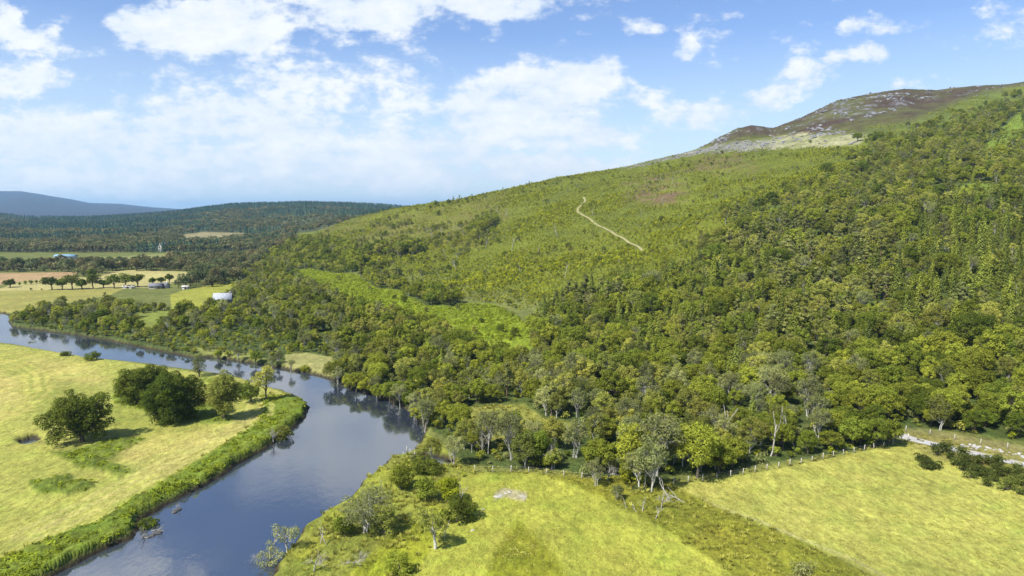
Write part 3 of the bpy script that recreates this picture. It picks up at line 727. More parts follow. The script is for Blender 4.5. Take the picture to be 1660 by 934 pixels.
def quadmesh(name, V, F, mat):
    bad = F[:, 2] == F[:, 3]
    return make_mesh(name, V, [F[~bad], F[bad][:, :3]], [mat])
def two_part(name, tk, cr, mt, mc):
    (a, b), (c, d) = tk, cr
    return make_mesh(name, np.r_[a, c], [b, d + len(a)], [mt, mc], np.r_[np.zeros(len(b)), np.ones(len(d))])

# prototypes: for each kind a few forms; fine ones for single trees, coarse ones for the far mass
def K(builder, bark, leafm, sizes, fine, coarse):
    out = []
    for i, sz in enumerate(sizes):
        out.append(dict(fine=builder(i, sz, fine), coarse=builder(i, sz, coarse), H=sz[0], R=sz[1]))
    return dict(bark=bark, leaf=leafm, forms=out)
KINDS = {
 'broadleaf_tree': K(lambda i, s, q: broadleaf(100 + i, s[0], s[1], ncl=q[0], nl=q[1], leaf=q[2], base=.16, low=-.5, tr=.26), M_BARK, M_BROAD,
        [(9.4, 4.5), (8.6, 3.9), (10.6, 4.9), (7.6, 4.0), (11, 4.3)], (30, 230, .42), (20, 75, .66)),
 'birch_tree': K(lambda i, s, q: broadleaf(200 + i, s[0], s[1], ncl=q[0], nl=q[1], leaf=q[2], base=.2, low=-.6, tr=.17, clr=(.22, .42), shape=1.08, upw=.3, stems=1 + i % 2), M_PALEBARK, M_BIRCH,
        [(9, 3.5), (10, 3.8), (8.2, 3.2), (8, 3.6), (10.5, 3.5)], (28, 180, .38), (18, 70, .6)),
 'willow_tree': K(lambda i, s, q: broadleaf(300 + i, s[0], s[1], ncl=q[0], nl=q[1], leaf=q[2], base=.26, low=-.4, tr=.17, clr=(.24, .38), stems=3, upw=.3, lean=(i - 1) * .25), M_PALEBARK, M_WILLOW,
        [(9, 3.4), (10, 3.0), (8, 3.2), (11, 3.6)], (26, 120, .34), (18, 55, .5)),
 'spruce_tree': K(lambda i, s, q: spruce(400 + i, s[0], s[1], step=q[0], nb=q[1], ns=q[2], leaf=q[3]), M_BARK, M_SPRUCE,
        [(13, 2.6), (11, 2.3), (15, 3.0), (9, 2.2)], (.42, 11, 8, .5), (.62, 9, 5, .8)),
 'pine_tree': K(lambda i, s, q: pine(500 + i, s[0], s[1], ncl=q[0], nl=q[1], leaf=q[2]), M_PINEBARK, M_PINE,
        [(12, 2.8), (11, 2.5), (13, 3.1)], (22, 130, .38), (16, 60, .58)),
}
PROTO_COL = bpy.data.collections.new('prototypes')      # not linked to the scene: shapes the ground cover draws from
_sc = {}
def scatter_group(coll):
    if coll.name in _sc: return _sc[coll.name]
    g = bpy.data.node_groups.new('scatter', 'GeometryNodeTree')
    g.interface.new_socket('Geometry', in_out='INPUT', socket_type='NodeSocketGeometry'); g.interface.new_socket('Geometry', in_out='OUTPUT', socket_type='NodeSocketGeometry')
    n = g.nodes; l = g.links; gi = n.new('NodeGroupInput'); go = n.new('NodeGroupOutput')
    ci = n.new('GeometryNodeCollectionInfo'); ci.inputs[0].default_value = coll; ci.inputs[1].default_value = True; ci.inputs[2].default_value = True
    iop = n.new('GeometryNodeInstanceOnPoints'); iop.inputs['Pick Instance'].default_value = True
    def attr(nm, ty):
        a = n.new('GeometryNodeInputNamedAttribute'); a.data_type = ty; a.inputs[0].default_value = nm; return a.outputs[0]
    l.new(gi.outputs[0], iop.inputs['Points']); l.new(ci.outputs[0], iop.inputs['Instance'])
    l.new(attr('form', 'INT'), iop.inputs['Instance Index']); l.new(attr('turn', 'FLOAT_VECTOR'), iop.inputs['Rotation']); l.new(attr('size', 'FLOAT_VECTOR'), iop.inputs['Scale'])
    l.new(iop.outputs[0], go.inputs[0]); _sc[coll.name] = g; return g
def scatter(name, protos, P, scale, form, label, rs, tilt=.05, zs=None):
    """one object of kind stuff whose points carry the shapes"""
    coll = bpy.data.collections.new(name + '_forms')
    for i, me in enumerate(protos):
        o = bpy.data.objects.new('%s_form_%02d' % (name, i), me); coll.objects.link(o)
    n = len(P); me = bpy.data.meshes.new(name); me.vertices.add(n); me.vertices.foreach_set('co', np.asarray(P, np.float32).ravel())
    def at(nm, ty, ar, key='value'):
        a = me.attributes.new(nm, ty, 'POINT'); a.data.foreach_set(key, ar)
    at('form', 'INT', np.asarray(form, np.int32))
    rot = np.c_[rs.normal(size=n) * tilt, rs.normal(size=n) * tilt, rs.uniform(0, 6.28, n)].astype(np.float32); at('turn', 'FLOAT_VECTOR', rot.ravel(), 'vector')
    S = np.c_[scale * rs.uniform(.88, 1.12, n), scale * rs.uniform(.88, 1.12, n), scale * (zs if zs is not None else 1)].astype(np.float32); at('size', 'FLOAT_VECTOR', S.ravel(), 'vector')
    me.update(); o = link(name, me, kind='stuff', label=label)
    md = o.modifiers.new('scatter', 'NODES'); md.node_group = scatter_group(coll); return o

def grid_pts(x0, x1, y0, y1, d, rs, jit=.48):
    X, Y = np.meshgrid(np.arange(x0, x1, d), np.arange(y0, y1, d)); X = X + (np.arange(X.shape[0]) % 2)[:, None] * d / 2
    X = X.ravel() + rs.uniform(-jit, jit, X.size) * d; Y = Y.ravel() + rs.uniform(-jit, jit, Y.size) * d; return X, Y
def infan(X, Y, m=.12): return (np.abs(X) < (.75 + m) * Y + 12)
def located(X, Y, m=.12, z=None):
    k = infan(X, Y, m); X, Y = X[k], Y[k]; Z = land(X, Y); px, py = project(X, Y, Z); return X, Y, Z, px, py
def inpoly(polys, px, py, wob=None):
    m = np.full(px.shape, -1e9)
    for p in polys:
        P = np.array(p); s = np.full(px.shape, -1e9); k = (px > P[:, 0].min() - 12) & (px < P[:, 0].max() + 12) & (py > P[:, 1].min() - 12) & (py < P[:, 1].max() + 12)
        if k.any(): s[k] = sdist(P, px[k], py[k])
        m = np.maximum(m, s)
    return m

# ------------------------------------------------------------------ where the trees stand
RS = np.random.RandomState(7)
TREES = []          # x, y, z, px, py, kind, form, scale, zone
def zone_name(px, py, kind): return ''
ROADP = [hit(*p) for p in ROAD[:-2]]
HOUSE_XY = hit(362, 497)
def plant_woods():
    X, Y = grid_pts(-420, 1150, 120, 1040, 4.7, RS)
    X, Y, Z, px, py = located(X, Y)
    h = hill(X, Y); rp = np.random.RandomState(3).uniform(size=len(X))
    w = inpoly([Z_WOOD], px, py); hole = inpoly(Z_HOLES, px, py); band = inpoly(Z_BAND, px, py)
    cl = fbm(X / 28, Y / 28, 3, 71)
    # woodland thins out towards the top of the slope
    prob = np.where(w > 0, .97, 0)
    up = sstep(330, 215, py) * (px > 1180); prob = prob * (1 - up * (.15 + .4 * (cl > .25)))
    ed = w + cl * 22 + np.random.RandomState(8).normal(size=len(X)) * 5
    prob = np.where((py < 470) & (px > 1000) & (w < 26), np.where(ed > 2, .8, np.where((w > -16) & (ed > -9), .12, 0)), prob)
    prob = np.where(hole > -3, 0, prob); prob = np.where(band > 0, .9, prob)
    prob = np.where(Z < .95, 0, prob)
    # riverside woods at the far left are mixed with open ground
    rl = (px < 560) & (py > 505) & (w > 0); prob = np.where(rl, .55 + .35 * (cl > 0), prob)
    prob = np.where((px < 470) & (py > 548) & (w > 0), .42, prob)
    opn = (px > 690) & (px < 1000) & (py > 690) & (w > 0); prob = np.where(opn, prob * .62, prob)
    prob = prob * (linedist(ROADP, X, Y) > 5.0)
    prob = prob * (np.hypot(X - HOUSE_XY[0], Y - HOUSE_XY[1]) > 9)
    prob = np.where((Y > 900) | ((Y > 700) & (px < 900)), prob * (py > 100), prob)
    k = rp < prob; X, Y, Z, px, py, cl, h, w = [a[k] for a in (X, Y, Z, px, py, cl, h, w)]
    n2 = fbm(X / 35, Y / 35, 3, 81); n3 = fbm(X / 60, Y / 60, 3, 91); r = np.random.RandomState(4).uniform(size=len(X)); r2 = np.random.RandomState(5)
    rb = np.where(Y < 420, linedist([flatpt(*q, 1.0) for q in RIGHT_BANK[1:-2]], X, Y), 99)
    for i in range(len(X)):
        x, y = px[i], py[i]
        con = 0.06; birch = .45; will = .02
        if h[i] > 6: birch = .62
        if 1180 < x < 1700 and 350 < y < 570: con = .28 + .35 * (n3[i] > .05)
        if x > 1480 and 340 < y < 520: con = .72
        if 1040 < x < 1300 and 430 < y < 560: con = .35
        if 850 < x < 1030 and y < 530: con, birch = .62, .15
        if y < 330: con = .03
        if band_dark(x, y): con, birch = .12, .25
        flatw = h[i] < 3
        if flatw and 700 < x < 1330 and y > 600: will = .34; con = .03; birch = .42
        if flatw and x < 560: will = .18; con = .02
        if flatw and x < 860 and y < 620: r_s = .8
        elif flatw: r_s = .86
        else: r_s = 1.0
        if x > 1330 and y > 640: con = .03; birch = .15; will=.02
        if 1180 < x < 1340 and 640 < y < 730: will = .4
        q = r[i]
        if q < con: kind = 'pine_tree' if (n2[i] > .0 and not (x > 1450 and y < 500)) else 'spruce_tree'
        elif q < con + will: kind = 'willow_tree'
        elif q < con + will + (1 - con - will) * np.clip(birch + .5 * n2[i], .05, .95): kind = 'birch_tree'
        else: kind = 'broadleaf_tree'
        s = r2.choice([r2.uniform(.5, .8), r2.uniform(.7, 1.0), r2.uniform(.85, 1.25)]) * r_s * .93
        if 850 < x < 1010 and y < 525: s = max(s, .8) * 1.12
        if band_dark(x, y): s = max(s, .62) * 1.1
        if y < 330 and x > 1150: s *= .84
        if x < 560: s *= .86
        if x < 470 and y > 540: s *= .6
        if kind == 'broadleaf_tree' and flatw: s *= .92
        if rb[i] < 22: s = min(s, .42 + .02 * rb[i])
        if w[i] < 5 and w[i] > 0: s *= .85
        nf = len(KINDS[kind]['forms'])
        TREES.append([X[i], Y[i], Z[i], x, y, kind, r2.randint(nf), s])
def band_dark(x, y): return 440 < x < 745 and y < 500 and inpoly(Z_BAND, np.array([x]), np.array([y]))[0] > 0
plant_woods()
def scattered():
    rs = np.random.RandomState(41)
    for zone, n, s0, s1, nd in ((Z_YOUNG, 620, .22, .46, .0), ([(555,372),(640,352),(700,346),(820,345),(810,395),(760,420),(700,462),(640,445),(560,412)], 560, .28, .6, .05)):
        X = rs.uniform(-420, 480, 60000); Y = rs.uniform(260, 900, 60000); X, Y, Z, px, py = located(X, Y, .02)
        k = (inpoly([zone], px, py) > 2) & (inpoly([Z_FERN], px, py) < 0) & (fbm(X / 25, Y / 25, 3, 77) > nd) & (linedist([hit(*p) for p in HILLPATH], X, Y) > 4); idx = np.where(k)[0][:n]
        for i in idx:
            kd = rs.choice(['birch_tree', 'broadleaf_tree', 'pine_tree', 'willow_tree'], p=[.5, .32, .1, .08]); TREES.append([X[i], Y[i], Z[i], px[i], py[i], kd, rs.randint(3), rs.uniform(s0, s1)])
scattered()
def strip_trees():
    rs = np.random.RandomState(42)
    for a, b, s in ((640,486,.4),(655,492,.45),(742,505,.4),(780,524,.3),(812,540,.35),(835,548,.4),(600,470,.4),(548,455,.4),(720,524,.3),(770,545,.45),(690,508,.4),(830,515,.35)):
        x, y = hit(a, b); TREES.append([x, y, land1(x, y), a, b, ('broadleaf_tree', 'birch_tree')[rs.randint(2)], rs.randint(5), s])
strip_trees()
def plant(px, py, kind, s=1.0, form=None, xy=None):
    x, y = xy if xy is not None else hit(px, py)
    z = land1(x, y); nf = len(KINDS[kind]['forms'])
    TREES.append([x, y, z, px, py, kind, (form if form is not None else len(TREES)) % nf, s])
def lone_places():
    # by the old water and the field corner: trees standing more or less alone
    for a in ((690,700,'willow_tree',.75),(722,690,'broadleaf_tree',.7),(745,700,'broadleaf_tree',.62),(760,720,'birch_tree',.7),(790,735,'willow_tree',.85),(735,755,'willow_tree',.7),
              (1055,800,'willow_tree',1.0),(1040,790,'willow_tree',.9),(1068,772,'willow_tree',1.15),(1080,760,'birch_tree',.9),(965,790,'willow_tree',.55),(1000,812,'willow_tree',.38),(1130,775,'broadleaf_tree',.98),
              (1165,768,'broadleaf_tree',.78),(700,560+190,'birch_tree',.5),(1395,722,'broadleaf_tree',.62),(1440,722,'broadleaf_tree',.66),(1418,726,'broadleaf_tree',.6),
              (300,505,'broadleaf_tree',.8),(280,520,'broadleaf_tree',.5),(262,527,'broadleaf_tree',.45),(150,452,'broadleaf_tree',.9)): plant(*a)
lone_places()
def bank_trees():
    # alders and willows leaning over the outer bank of the bend
    P = [flatpt(*p, 1.0) for p in [(350,580),(400,588),(440,595),(470,601)]] ; Q = [flatpt(*p, 1.0) for p in [(540,617),(560,629),(600,640),(640,655),(668,673),(684,694)]]
    rs = np.random.RandomState(33)
    for L, st in ((P, 9), (Q, 3.6)):
        L = np.array(L); d = np.r_[0, np.cumsum(np.hypot(*np.diff(L, axis=0).T))]
        for s in np.arange(0, d[-1], st):
            x = np.interp(s, d, L[:, 0]) + rs.uniform(0, 1.2); y = np.interp(s, d, L[:, 1]) + rs.uniform(0.2, 1.8); z = max(land1(x, y), .5)
            px, py = project(x, y, z); k = 'broadleaf_tree' if rs.uniform() < .7 else 'willow_tree'
            TREES.append([x, y, z, float(px), float(py), k, rs.randint(4), rs.uniform(.42, .62) if st < 5 else rs.uniform(.35, .5)])
bank_trees()

# ---- which of them show largest: coarse picture of what hides what
def pick_visible(T, n_each):
    G = 3; W_, H_ = 1660 // G + 1, 934 // G + 1; cov = np.zeros((H_, W_), np.uint8)
    order = sorted(range(len(T)), key=lambda i: T[i][1]); score = np.zeros(len(T))
    for i in order:
        x, y, z, px, py, kind, f, s = T[i]; fo = KINDS[kind]['forms'][f]; sc = FPX / y
        hh = fo['H'] * s * sc * .95; rr = fo['R'] * s * sc * .8
        x0, x1 = int((px - rr) / G), int((px + rr) / G) + 1; y0, y1 = int((py - hh) / G), int((py - hh * .2) / G) + 1
        if x1 <= 0 or x0 >= W_ or y1 <= 0 or y0 >= H_: continue
        x0, x1, y0, y1 = max(x0, 0), min(x1, W_), max(y0, 0), min(y1, H_)
        sub = cov[y0:y1, x0:x1]; score[i] = (sub == 0).sum(); sub[:] = 1
    single = set()
    for k, n in n_each.items():
        ids = [i for i in range(len(T)) if T[i][5] == k and score[i] > 3]; ids.sort(key=lambda i: -score[i]); single |= set(ids[:n])
    return single, score
SINGLE, SCORE = pick_visible(TREES, {'broadleaf_tree': 300, 'birch_tree': 300, 'willow_tree': 200, 'spruce_tree': 160, 'pine_tree': 160})

# ------------------------------------------------------------------ single trees as things with trunk and crown
LOOK = {'broadleaf_tree': ('green broadleaf', 'broadleaf tree'), 'birch_tree': ('olive-green birch', 'birch tree'), 'willow_tree': ('grey-green willow', 'willow tree'),
        'spruce_tree': ('dark spruce', 'spruce tree'), 'pine_tree': ('dusky pine', 'pine tree')}
SHORT = {'broadleaf_tree': 'broadleaf', 'birch_tree': 'birch', 'willow_tree': 'willow', 'spruce_tree': 'spruce', 'pine_tree': 'pine'}
def where(px, py, h):
    if inpoly([Z_YOUNG], np.array([float(px)]), np.array([float(py)]))[0] > 2 and inpoly([Z_WOOD], np.array([float(px)]), np.array([float(py)]))[0] < 0: return 'on the open scrubby hillside'
    if py < 250: return 'high under the moor'
    if py < 330 and px > 1150: return 'on the upper right slope'
    if px > 1480 and py < 530: return 'in the far right conifer stand'
    if px > 1180 and py < 440: return 'beside the small bright glade'
    if px > 1180 and py < 560: return 'halfway up the wooded slope'
    if px > 1450 and py > 640: return 'behind the gravel road'
    if px > 1330 and py < 700: return 'on the slope above the road'
    if px > 1100 and py > 690: return 'behind the hay field fence'
    if px > 1000 and py > 740: return 'in the snag clump'
    if px > 1000 and py > 560: return 'at the foot of the slope'
    if px > 840 and py < 560: return 'below the hillside path'
    if px < 745 and py < 502 and px > 430: return 'above the bright bracken strip'
    if px > 700 and py > 690: return 'between river and near field'
    if px > 700 and py > 630: return 'round the small grassy clearing'
    if px > 680: return 'below the bracken strip'
    if px > 560 and py > 590: return 'over the dark bend of river'
    if px > 430 and py < 560: return 'under the long bracken strip'
    if px > 290 and py < 530: return 'near the pale roof'
    if px > 430: return 'by the pale river beach'
    if px < 225 or py > 548: return 'on the upstream river bank'
    return 'in the upstream riverside wood'
def sizeword(k, s):
    f = KINDS[k]['forms']; return 'small' if s < .74 else 'low' if s < .86 else 'middling' if s < .98 else 'tall' if s < 1.08 else 'very tall'
def thing(name, label, cat, loc, rz=0, group=None, me=None):
    o = bpy.data.objects.new(name, me); COL.objects.link(o); o.location = loc; o.rotation_euler = (0, 0, rz); o['label'] = label; o['category'] = cat
    if group: o['group'] = group
    return o
def part(name, me, parent):
    o = bpy.data.objects.new(name, me); COL.objects.link(o); o.parent = parent; return o
MESH = {}
for k, d in KINDS.items():
    for i, fo in enumerate(d['forms']):
        (a, b), (c, e) = fo['fine']
        MESH[k, i] = (quadmesh('%s_trunk' % k, a, b, d['bark']), quadmesh('%s_crown' % k, c, e, d['leaf']))
def single_trees():
    rs = np.random.RandomState(12)
    ids = sorted(SINGLE); XY = np.array([TREES[i][:2] for i in ids]); used = {}
    todo = []
    for n, i in enumerate(ids):
        x, y, z, px, py, k, f, s = TREES[i]
        w = where(px, py, 0); d = np.hypot(XY[:, 0] - x, XY[:, 1] - y); d[n] = 1e9; j = int(np.argmin(d)); nb = TREES[ids[j]]
        if d[j] < 14:
            dx = nb[3] - px; dy = nb[4] - py
            rel = ('left of' if dx > 0 else 'right of') if abs(dx) > abs(dy) * 1.2 else ('behind' if dy > 0 else 'in front of')
            art = 'a %s %s' % (sizeword(nb[5], nb[7]), SHORT[nb[5]]); tail = ', %s %s' % (rel, art)
        else: tail = ', standing apart'
        lab = '%s %s %s%s' % (sizeword(k, s), LOOK[k][0], w, tail)
        todo.append((i, lab, w))
    for i, lab, w in todo:
        x, y, z, px, py, k, f, s = TREES[i]
        t = thing(k, lab, LOOK[k][1], (x, y, z - .15), rs.uniform(0, 6.28), '%ss %s' % (LOOK[k][1], w))
        t.scale = (s * rs.uniform(.92, 1.1), s * rs.uniform(.92, 1.1), s)
        part('trunk', MESH[k, f][0], t); part('crown', MESH[k, f][1], t)
single_trees()
def rest_of_wood():
    rs = np.random.RandomState(13); protos = []; first = {}
    for k, d in KINDS.items():
        first[k] = len(protos)
        for fo in d['forms']: protos.append(two_part('wood_form', fo['coarse'][0], fo['coarse'][1], d['bark'], d['leaf']))
    R = [t for i, t in enumerate(TREES) if i not in SINGLE]
    P = np.array([(t[0], t[1], t[2] - .2) for t in R]); s = np.array([t[7] for t in R]); f = np.array([first[t[5]] + t[6] for t in R])
    scatter('woodland', protos, P, s, f, 'mixed birch, broadleaf and conifer wood covering the hillside and valley floor', rs, .04)
    print('trees', len(TREES), 'single', len(SINGLE), 'rest', len(R))
rest_of_wood()

# understorey at the foot of the trees, saplings, ferns, grass
def undergrowth():
    rs = np.random.RandomState(21)
    X, Y, Z, px, py = located(*grid_pts(-420, 700, 120, 620, 3.0, rs)); w = inpoly([Z_WOOD], px, py); ho = inpoly(Z_HOLES[:1], px, py)
    k = (w > -1) & (ho < -2) & (Z > .85) & (rs.uniform(size=len(X)) < .62) & (linedist(ROADP, X, Y) > 4.0)
    k &= (np.hypot(X - HOUSE_XY[0], Y - HOUSE_XY[1]) > 8)
    k2 = (inpoly([Z_RMEADOW], px, py) > 0) & (w < 0) & (px < 760) & (rs.uniform(size=len(X)) < .05) & (Z > .85)
    k = k | k2; n = k.sum()
    pr = [two_part('shrub_form', *bush(30 + i, 1.9, 1.35, 170, .34, 8), M_BARK, m) for i, m in enumerate((M_BROAD, M_BROAD, M_BIRCH, M_WILLOW, M_YOUNG))]
    scatter('undergrowth', pr, np.c_[X[k], Y[k], Z[k] - .1], rs.uniform(.5, 1.35, n), rs.randint(0, 5, n), 'shrubby undergrowth of hazel and willow beneath and between the trees', rs)
undergrowth()
def saplings():
    rs = np.random.RandomState(22)
    X, Y, Z, px, py = located(*grid_pts(-420, 560, 230, 1000, 2.3, rs), m=.02)
    m = inpoly([Z_YOUNG], px, py); band = inpoly(Z_BAND, px, py); cl = fbm(X / 14, Y / 14, 4, 55); c2 = fbm(X / 60, Y / 60, 3, 56)
    ft = inpoly([Z_FERN], px, py); hp = linedist([hit(*p) for p in HILLPATH], X, Y)
    nw = (px < 830) & (py < 410)
    brown = inpoly([[(1005,300),(1060,285),(1120,290),(1110,320),(1050,325),(1010,320)],[(1120,262),(1200,258),(1220,270),(1140,280)]], px, py)
    prob = np.where(m > 0, .88 + .9 * cl, 0); prob = np.where(nw, prob * .8 + .2 * c2, prob); prob = np.where(brown > -2, prob * .35, prob)
    prob = np.where(ft > 0, .03, prob); prob = np.where(hp < 3.2, 0, prob)
    hole = np.where((inpoly(Z_HOLES[1:], px, py) > 0), .25, 0); prob = np.maximum(prob, hole)
    gr = inpoly([[(1400,205),(1480,195),(1560,165),(1600,150),(1660,140),(1660,190),(1500,228),(1400,240)]], px, py)
    prob = np.maximum(prob, np.where(gr > 0, .30 + .4 * cl, 0))
    k = (rs.uniform(size=len(X)) < prob) & (Y < 990) & (Z > 1); n = k.sum(); 
    pr = [two_part('sapling_form', *bush(60 + i, a, b, 110, .42, 6), M_BARK, mm) for i, (a, b, mm) in enumerate(((2.6, 1.5, M_YOUNG), (2.1, 1.4, M_YOUNG), (2.9, 1.4, M_YOUNG), (1.9, 1.5, M_YOUNG), (2.5, 1.3, M_BROAD)))]
    f = rs.choice(5, n, p=[.3, .25, .2, .15, .1]); s = rs.uniform(.35, 1.0, n) * np.clip(.95 + .8 * c2[k] + .5 * cl[k], .5, 1.6) * np.where(nw[k], .8, 1) * np.where(py[k] < 280, .75, 1)
    scatter('young_birch_scrub', pr, np.c_[X[k], Y[k], Z[k] - .1], s, f, 'bright green young birch and fern scrub covering the open hillside', rs, .08)
    print('saplings', n)
saplings()
def ferns():
    rs = np.random.RandomState(23); pr = [make_mesh('fern_form', *(lambda VF: (VF[0], [VF[1]]))(fronds(80 + i, .8, .8, 30, .5)), [M_FERN]) for i in range(4)]
    X, Y, Z, px, py = located(*grid_pts(-200, 60, 75, 520, .95, rs), m=.03)
    wob = fbm(X / 9, Y / 9, 4, 31) * 4; cl = fbm(X / 5, Y / 5, 3, 44)
    a = (inpoly([Z_LFERN], px, py) + wob > 1) & (Y < 300); b = (inpoly(Z_LFERN2, px, py) + wob * 3.0 > 2) & (Y < 300) & (rs.uniform(size=len(X)) < .35 + .5 * cl)
    rd = -sdist(RIVER, X, Y)
    k = (a & (rs.uniform(size=len(X)) < .75 + .4 * cl) & (rd > 1.4 + cl * 1.5) | b) & (Z > .95); n = k.sum()
    scatter('bracken', pr, np.c_[X[k], Y[k], Z[k] - .08], rs.uniform(.5, 1.25, n), rs.randint(0, 4, n), 'thick green bracken lining the meadow bank of the river', rs, .15); print('fern', n)
    X, Y, Z, px, py = located(*grid_pts(-260, 60, 260, 680, 1.9, rs), m=.03)
    k = (inpoly([Z_FERN], px, py) > 0) & (inpoly([Z_WOOD] + Z_BAND, px, py) < -1) & (rs.uniform(size=len(X)) < .8); n = k.sum()
    scatter('hillside_bracken', pr, np.c_[X[k], Y[k], Z[k] - .1], rs.uniform(1.0, 2.0, n), rs.randint(0, 4, n), 'vivid green bracken strip along the foot of the hill', rs, .15); print('fern2', n)
ferns()
def rank_grass():
    rs = np.random.RandomState(24); gs = []
    for i in range(4):
        V, F = tuftgrass(90 + i); bad = F[:, 2] == F[:, 3]; gs.append(make_mesh('tussock_form', V, [F[~bad], F[bad][:, :3]], [M_GRASS]))
    X, Y, Z, px, py = located(*grid_pts(-140, 260, 75, 330, 1.05, rs), m=.02)
    cl = fbm(X / 6, Y / 6, 3, 46); r = rs.uniform(size=len(X)); rough = inpoly([Z_RMEADOW], px, py); f = np.maximum(inpoly([Z_FIELD1], px, py), inpoly([Z_FIELD2], px, py)); di = inpoly([Z_DITCH], px, py)
    wd = inpoly([Z_WOOD], px, py)
    prob = np.where((rough > 0) & (f < 0) & (wd < 4), .38 + .5 * cl, 0); prob = np.where(di > 0, .75 + .4 * cl, prob)
    prob = np.where(inpoly(Z_HOLES[:1], px, py) > 0, .35 + .4 * cl, prob)
    lb = (np.abs(inpoly([Z_LFERN], px, py) - 0) < 3) & (px < 520); prob = np.where(lb, .5, prob)
    k = (r < prob) & (Z > .8); n = k.sum()
    scatter('rank_grass', gs, np.c_[X[k], Y[k], Z[k] - .03], rs.uniform(.35, .95, n), rs.randint(0, 4, n), 'rough tussocky grass and rushes between the fields and the river', rs, .12); print('grass', n)
rank_grass()
def hay():
    rs = np.random.RandomState(26); gs = []
    for i in range(6):
        V, F = fronds(120 + i, .55, .13, 13, .26, .42); gs.append(make_mesh('hay_form', V, [F], [M_HAY if i < 4 else M_GRASS]))
    for nm, zone, gx, d, lab in (('hay_grass', [Z_FIELD1, Z_FIELD2], (-60, 200, 75, 190), .62, 'seeding hay grass of the two fields on the right'), ('pasture_grass', [[(-900,545),(0,556),(200,586),(400,615),(511,655),(440,730),(246,842),(105,934),(-40,1080),(-900,1080)]], (-210, -20, 80, 300), .85, 'pale seeding grass of the left riverside meadow')):
        X, Y, Z, px, py = located(*grid_pts(*gx, d, rs), m=.01)
        cl = fbm(X / 3.5, Y / 2.2, 4, 48, .6); c2 = fbm(X / 14, Y / 9, 3, 49); q = inpoly(zone, px, py)
        k = (q > 3) & (rs.uniform(size=len(X)) < .42 + 1.0 * cl + .4 * c2) & (Z > .95) & (inpoly([Z_LFERN], px, py) < 0); n = k.sum()
        scatter(nm, gs, np.c_[X[k], Y[k], Z[k] - .03], rs.uniform(.5, 1.2, n), np.where(cl[k] + .4 * c2[k] > .12, rs.randint(0, 4, n), rs.randint(2, 6, n)), lab, rs, .15); print(nm, n)
hay()
def far_woods():
    rs = np.random.RandomState(25)
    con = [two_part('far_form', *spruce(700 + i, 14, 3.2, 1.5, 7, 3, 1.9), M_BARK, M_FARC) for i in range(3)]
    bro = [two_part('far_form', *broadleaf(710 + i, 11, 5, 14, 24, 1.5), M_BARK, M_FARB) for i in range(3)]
    P = []; F = []; S = []
    for y0, y1, d in ((840, 1300, 8.5), (1300, 2000, 11), (2000, 3100, 15)):
        X, Y = grid_pts(-.95 * y1, -.05 * y0, y0, y1, d, rs); X, Y, Z, px, py = located(X, Y, .15)
        w = inpoly([Z_FAR], px, py); ho = inpoly([q for q in Z_FARHOLES], px, py); n1 = fbm(X / 160, Y / 160, 3, 61); n2 = fbm(X / 90, Y / 90, 3, 62)
        hl = hill(X, Y)
        k = (w > .3) & ((ho < 0) | ((rs.uniform(size=len(X)) < (.34 + .4 * n2)) & (inpoly([Z_FARHOLES[0]], px, py) < 0))) & ((hl < 2) | (Y > 1150) | (px < 480)) & (rs.uniform(size=len(X)) < .92 - .7 * (n2 > .34)); X, Y, Z, n1 = X[k], Y[k], Z[k], n1[k]
        c = (n1 + (Y - 1700) / 2600 > .0)
        P.append(np.c_[X, Y, Z - .3]); F.append(np.where(c, rs.randint(0, 3, len(X)), 3 + rs.randint(0, 3, len(X)))); S.append(rs.uniform(.75, 1.2, len(X)) * (d / 11) ** .35)
    P = np.concatenate(P); F = np.concatenate(F); S = np.concatenate(S)
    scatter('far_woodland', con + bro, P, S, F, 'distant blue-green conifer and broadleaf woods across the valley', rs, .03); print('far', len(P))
    pr = [two_part('belt_form', fo['coarse'][0], fo['coarse'][1], M_BARK, M_FARB) for fo in KINDS['broadleaf_tree']['forms']]
    X, Y, Z, px, py = located(*grid_pts(-1000, -150, 440, 900, 7, rs), m=.1)
    k = (inpoly([Z_BELT], px, py) > -.2) & (rs.uniform(size=len(X)) < .9); n = k.sum()
    scatter('hedgerow_woodland', pr, np.c_[X[k], Y[k], Z[k] - .2], rs.uniform(.55, 1.15, n), rs.randint(0, 5, n), 'dark belt of broadleaf trees between the valley fields', rs); print('belt', n)
far_woods()

# ------------------------------------------------------------------ trees told apart one by one
def custom_tree(name, px, py, H, R, label, cat, mleaf=None, bark=None, seed=1, group=None, **kw):
    a = dict(ncl=60, nl=290, leaf=.34, base=.02, low=-.7, tr=.4, upw=.25, qr=(.4, .98), lop=.5); a.update(kw)
    if 'dens' in kw or cat != 'field tree': a['nl'] = int(a.pop('dens', 1.0) * (90 if mleaf is M_WILLOW else 200) * (R / 4.4) ** 2 * (.42 / a['leaf']) ** 2)
    tk, cr = broadleaf(seed, H, R, **a); x, y = hit(px, py)
    t = thing(name, label, cat, (x, y, land1(x, y) - .1), 0, group)
    part('trunk', quadmesh(name + '_trunk', *tk, bark or M_BARK), t); part('crown', quadmesh(name + '_crown', *cr, mleaf or M_OAK), t); return t
custom_tree('oak_tree', 134, 716, 11.6, 6.2, 'broad dark oak standing alone beside the puddle in the left meadow', 'oak tree', seed=3, leaf=.36, ncl=90, nl=300, base=-.06, low=-.7, clr=(.15, .27), lop=.55, upw=.2)
custom_tree('oak_tree', 226, 652, 9.8, 5.4, 'dark oak at the back left of the meadow clump', 'oak tree', seed=5, ncl=75, base=-.1, clr=(.2, .32))
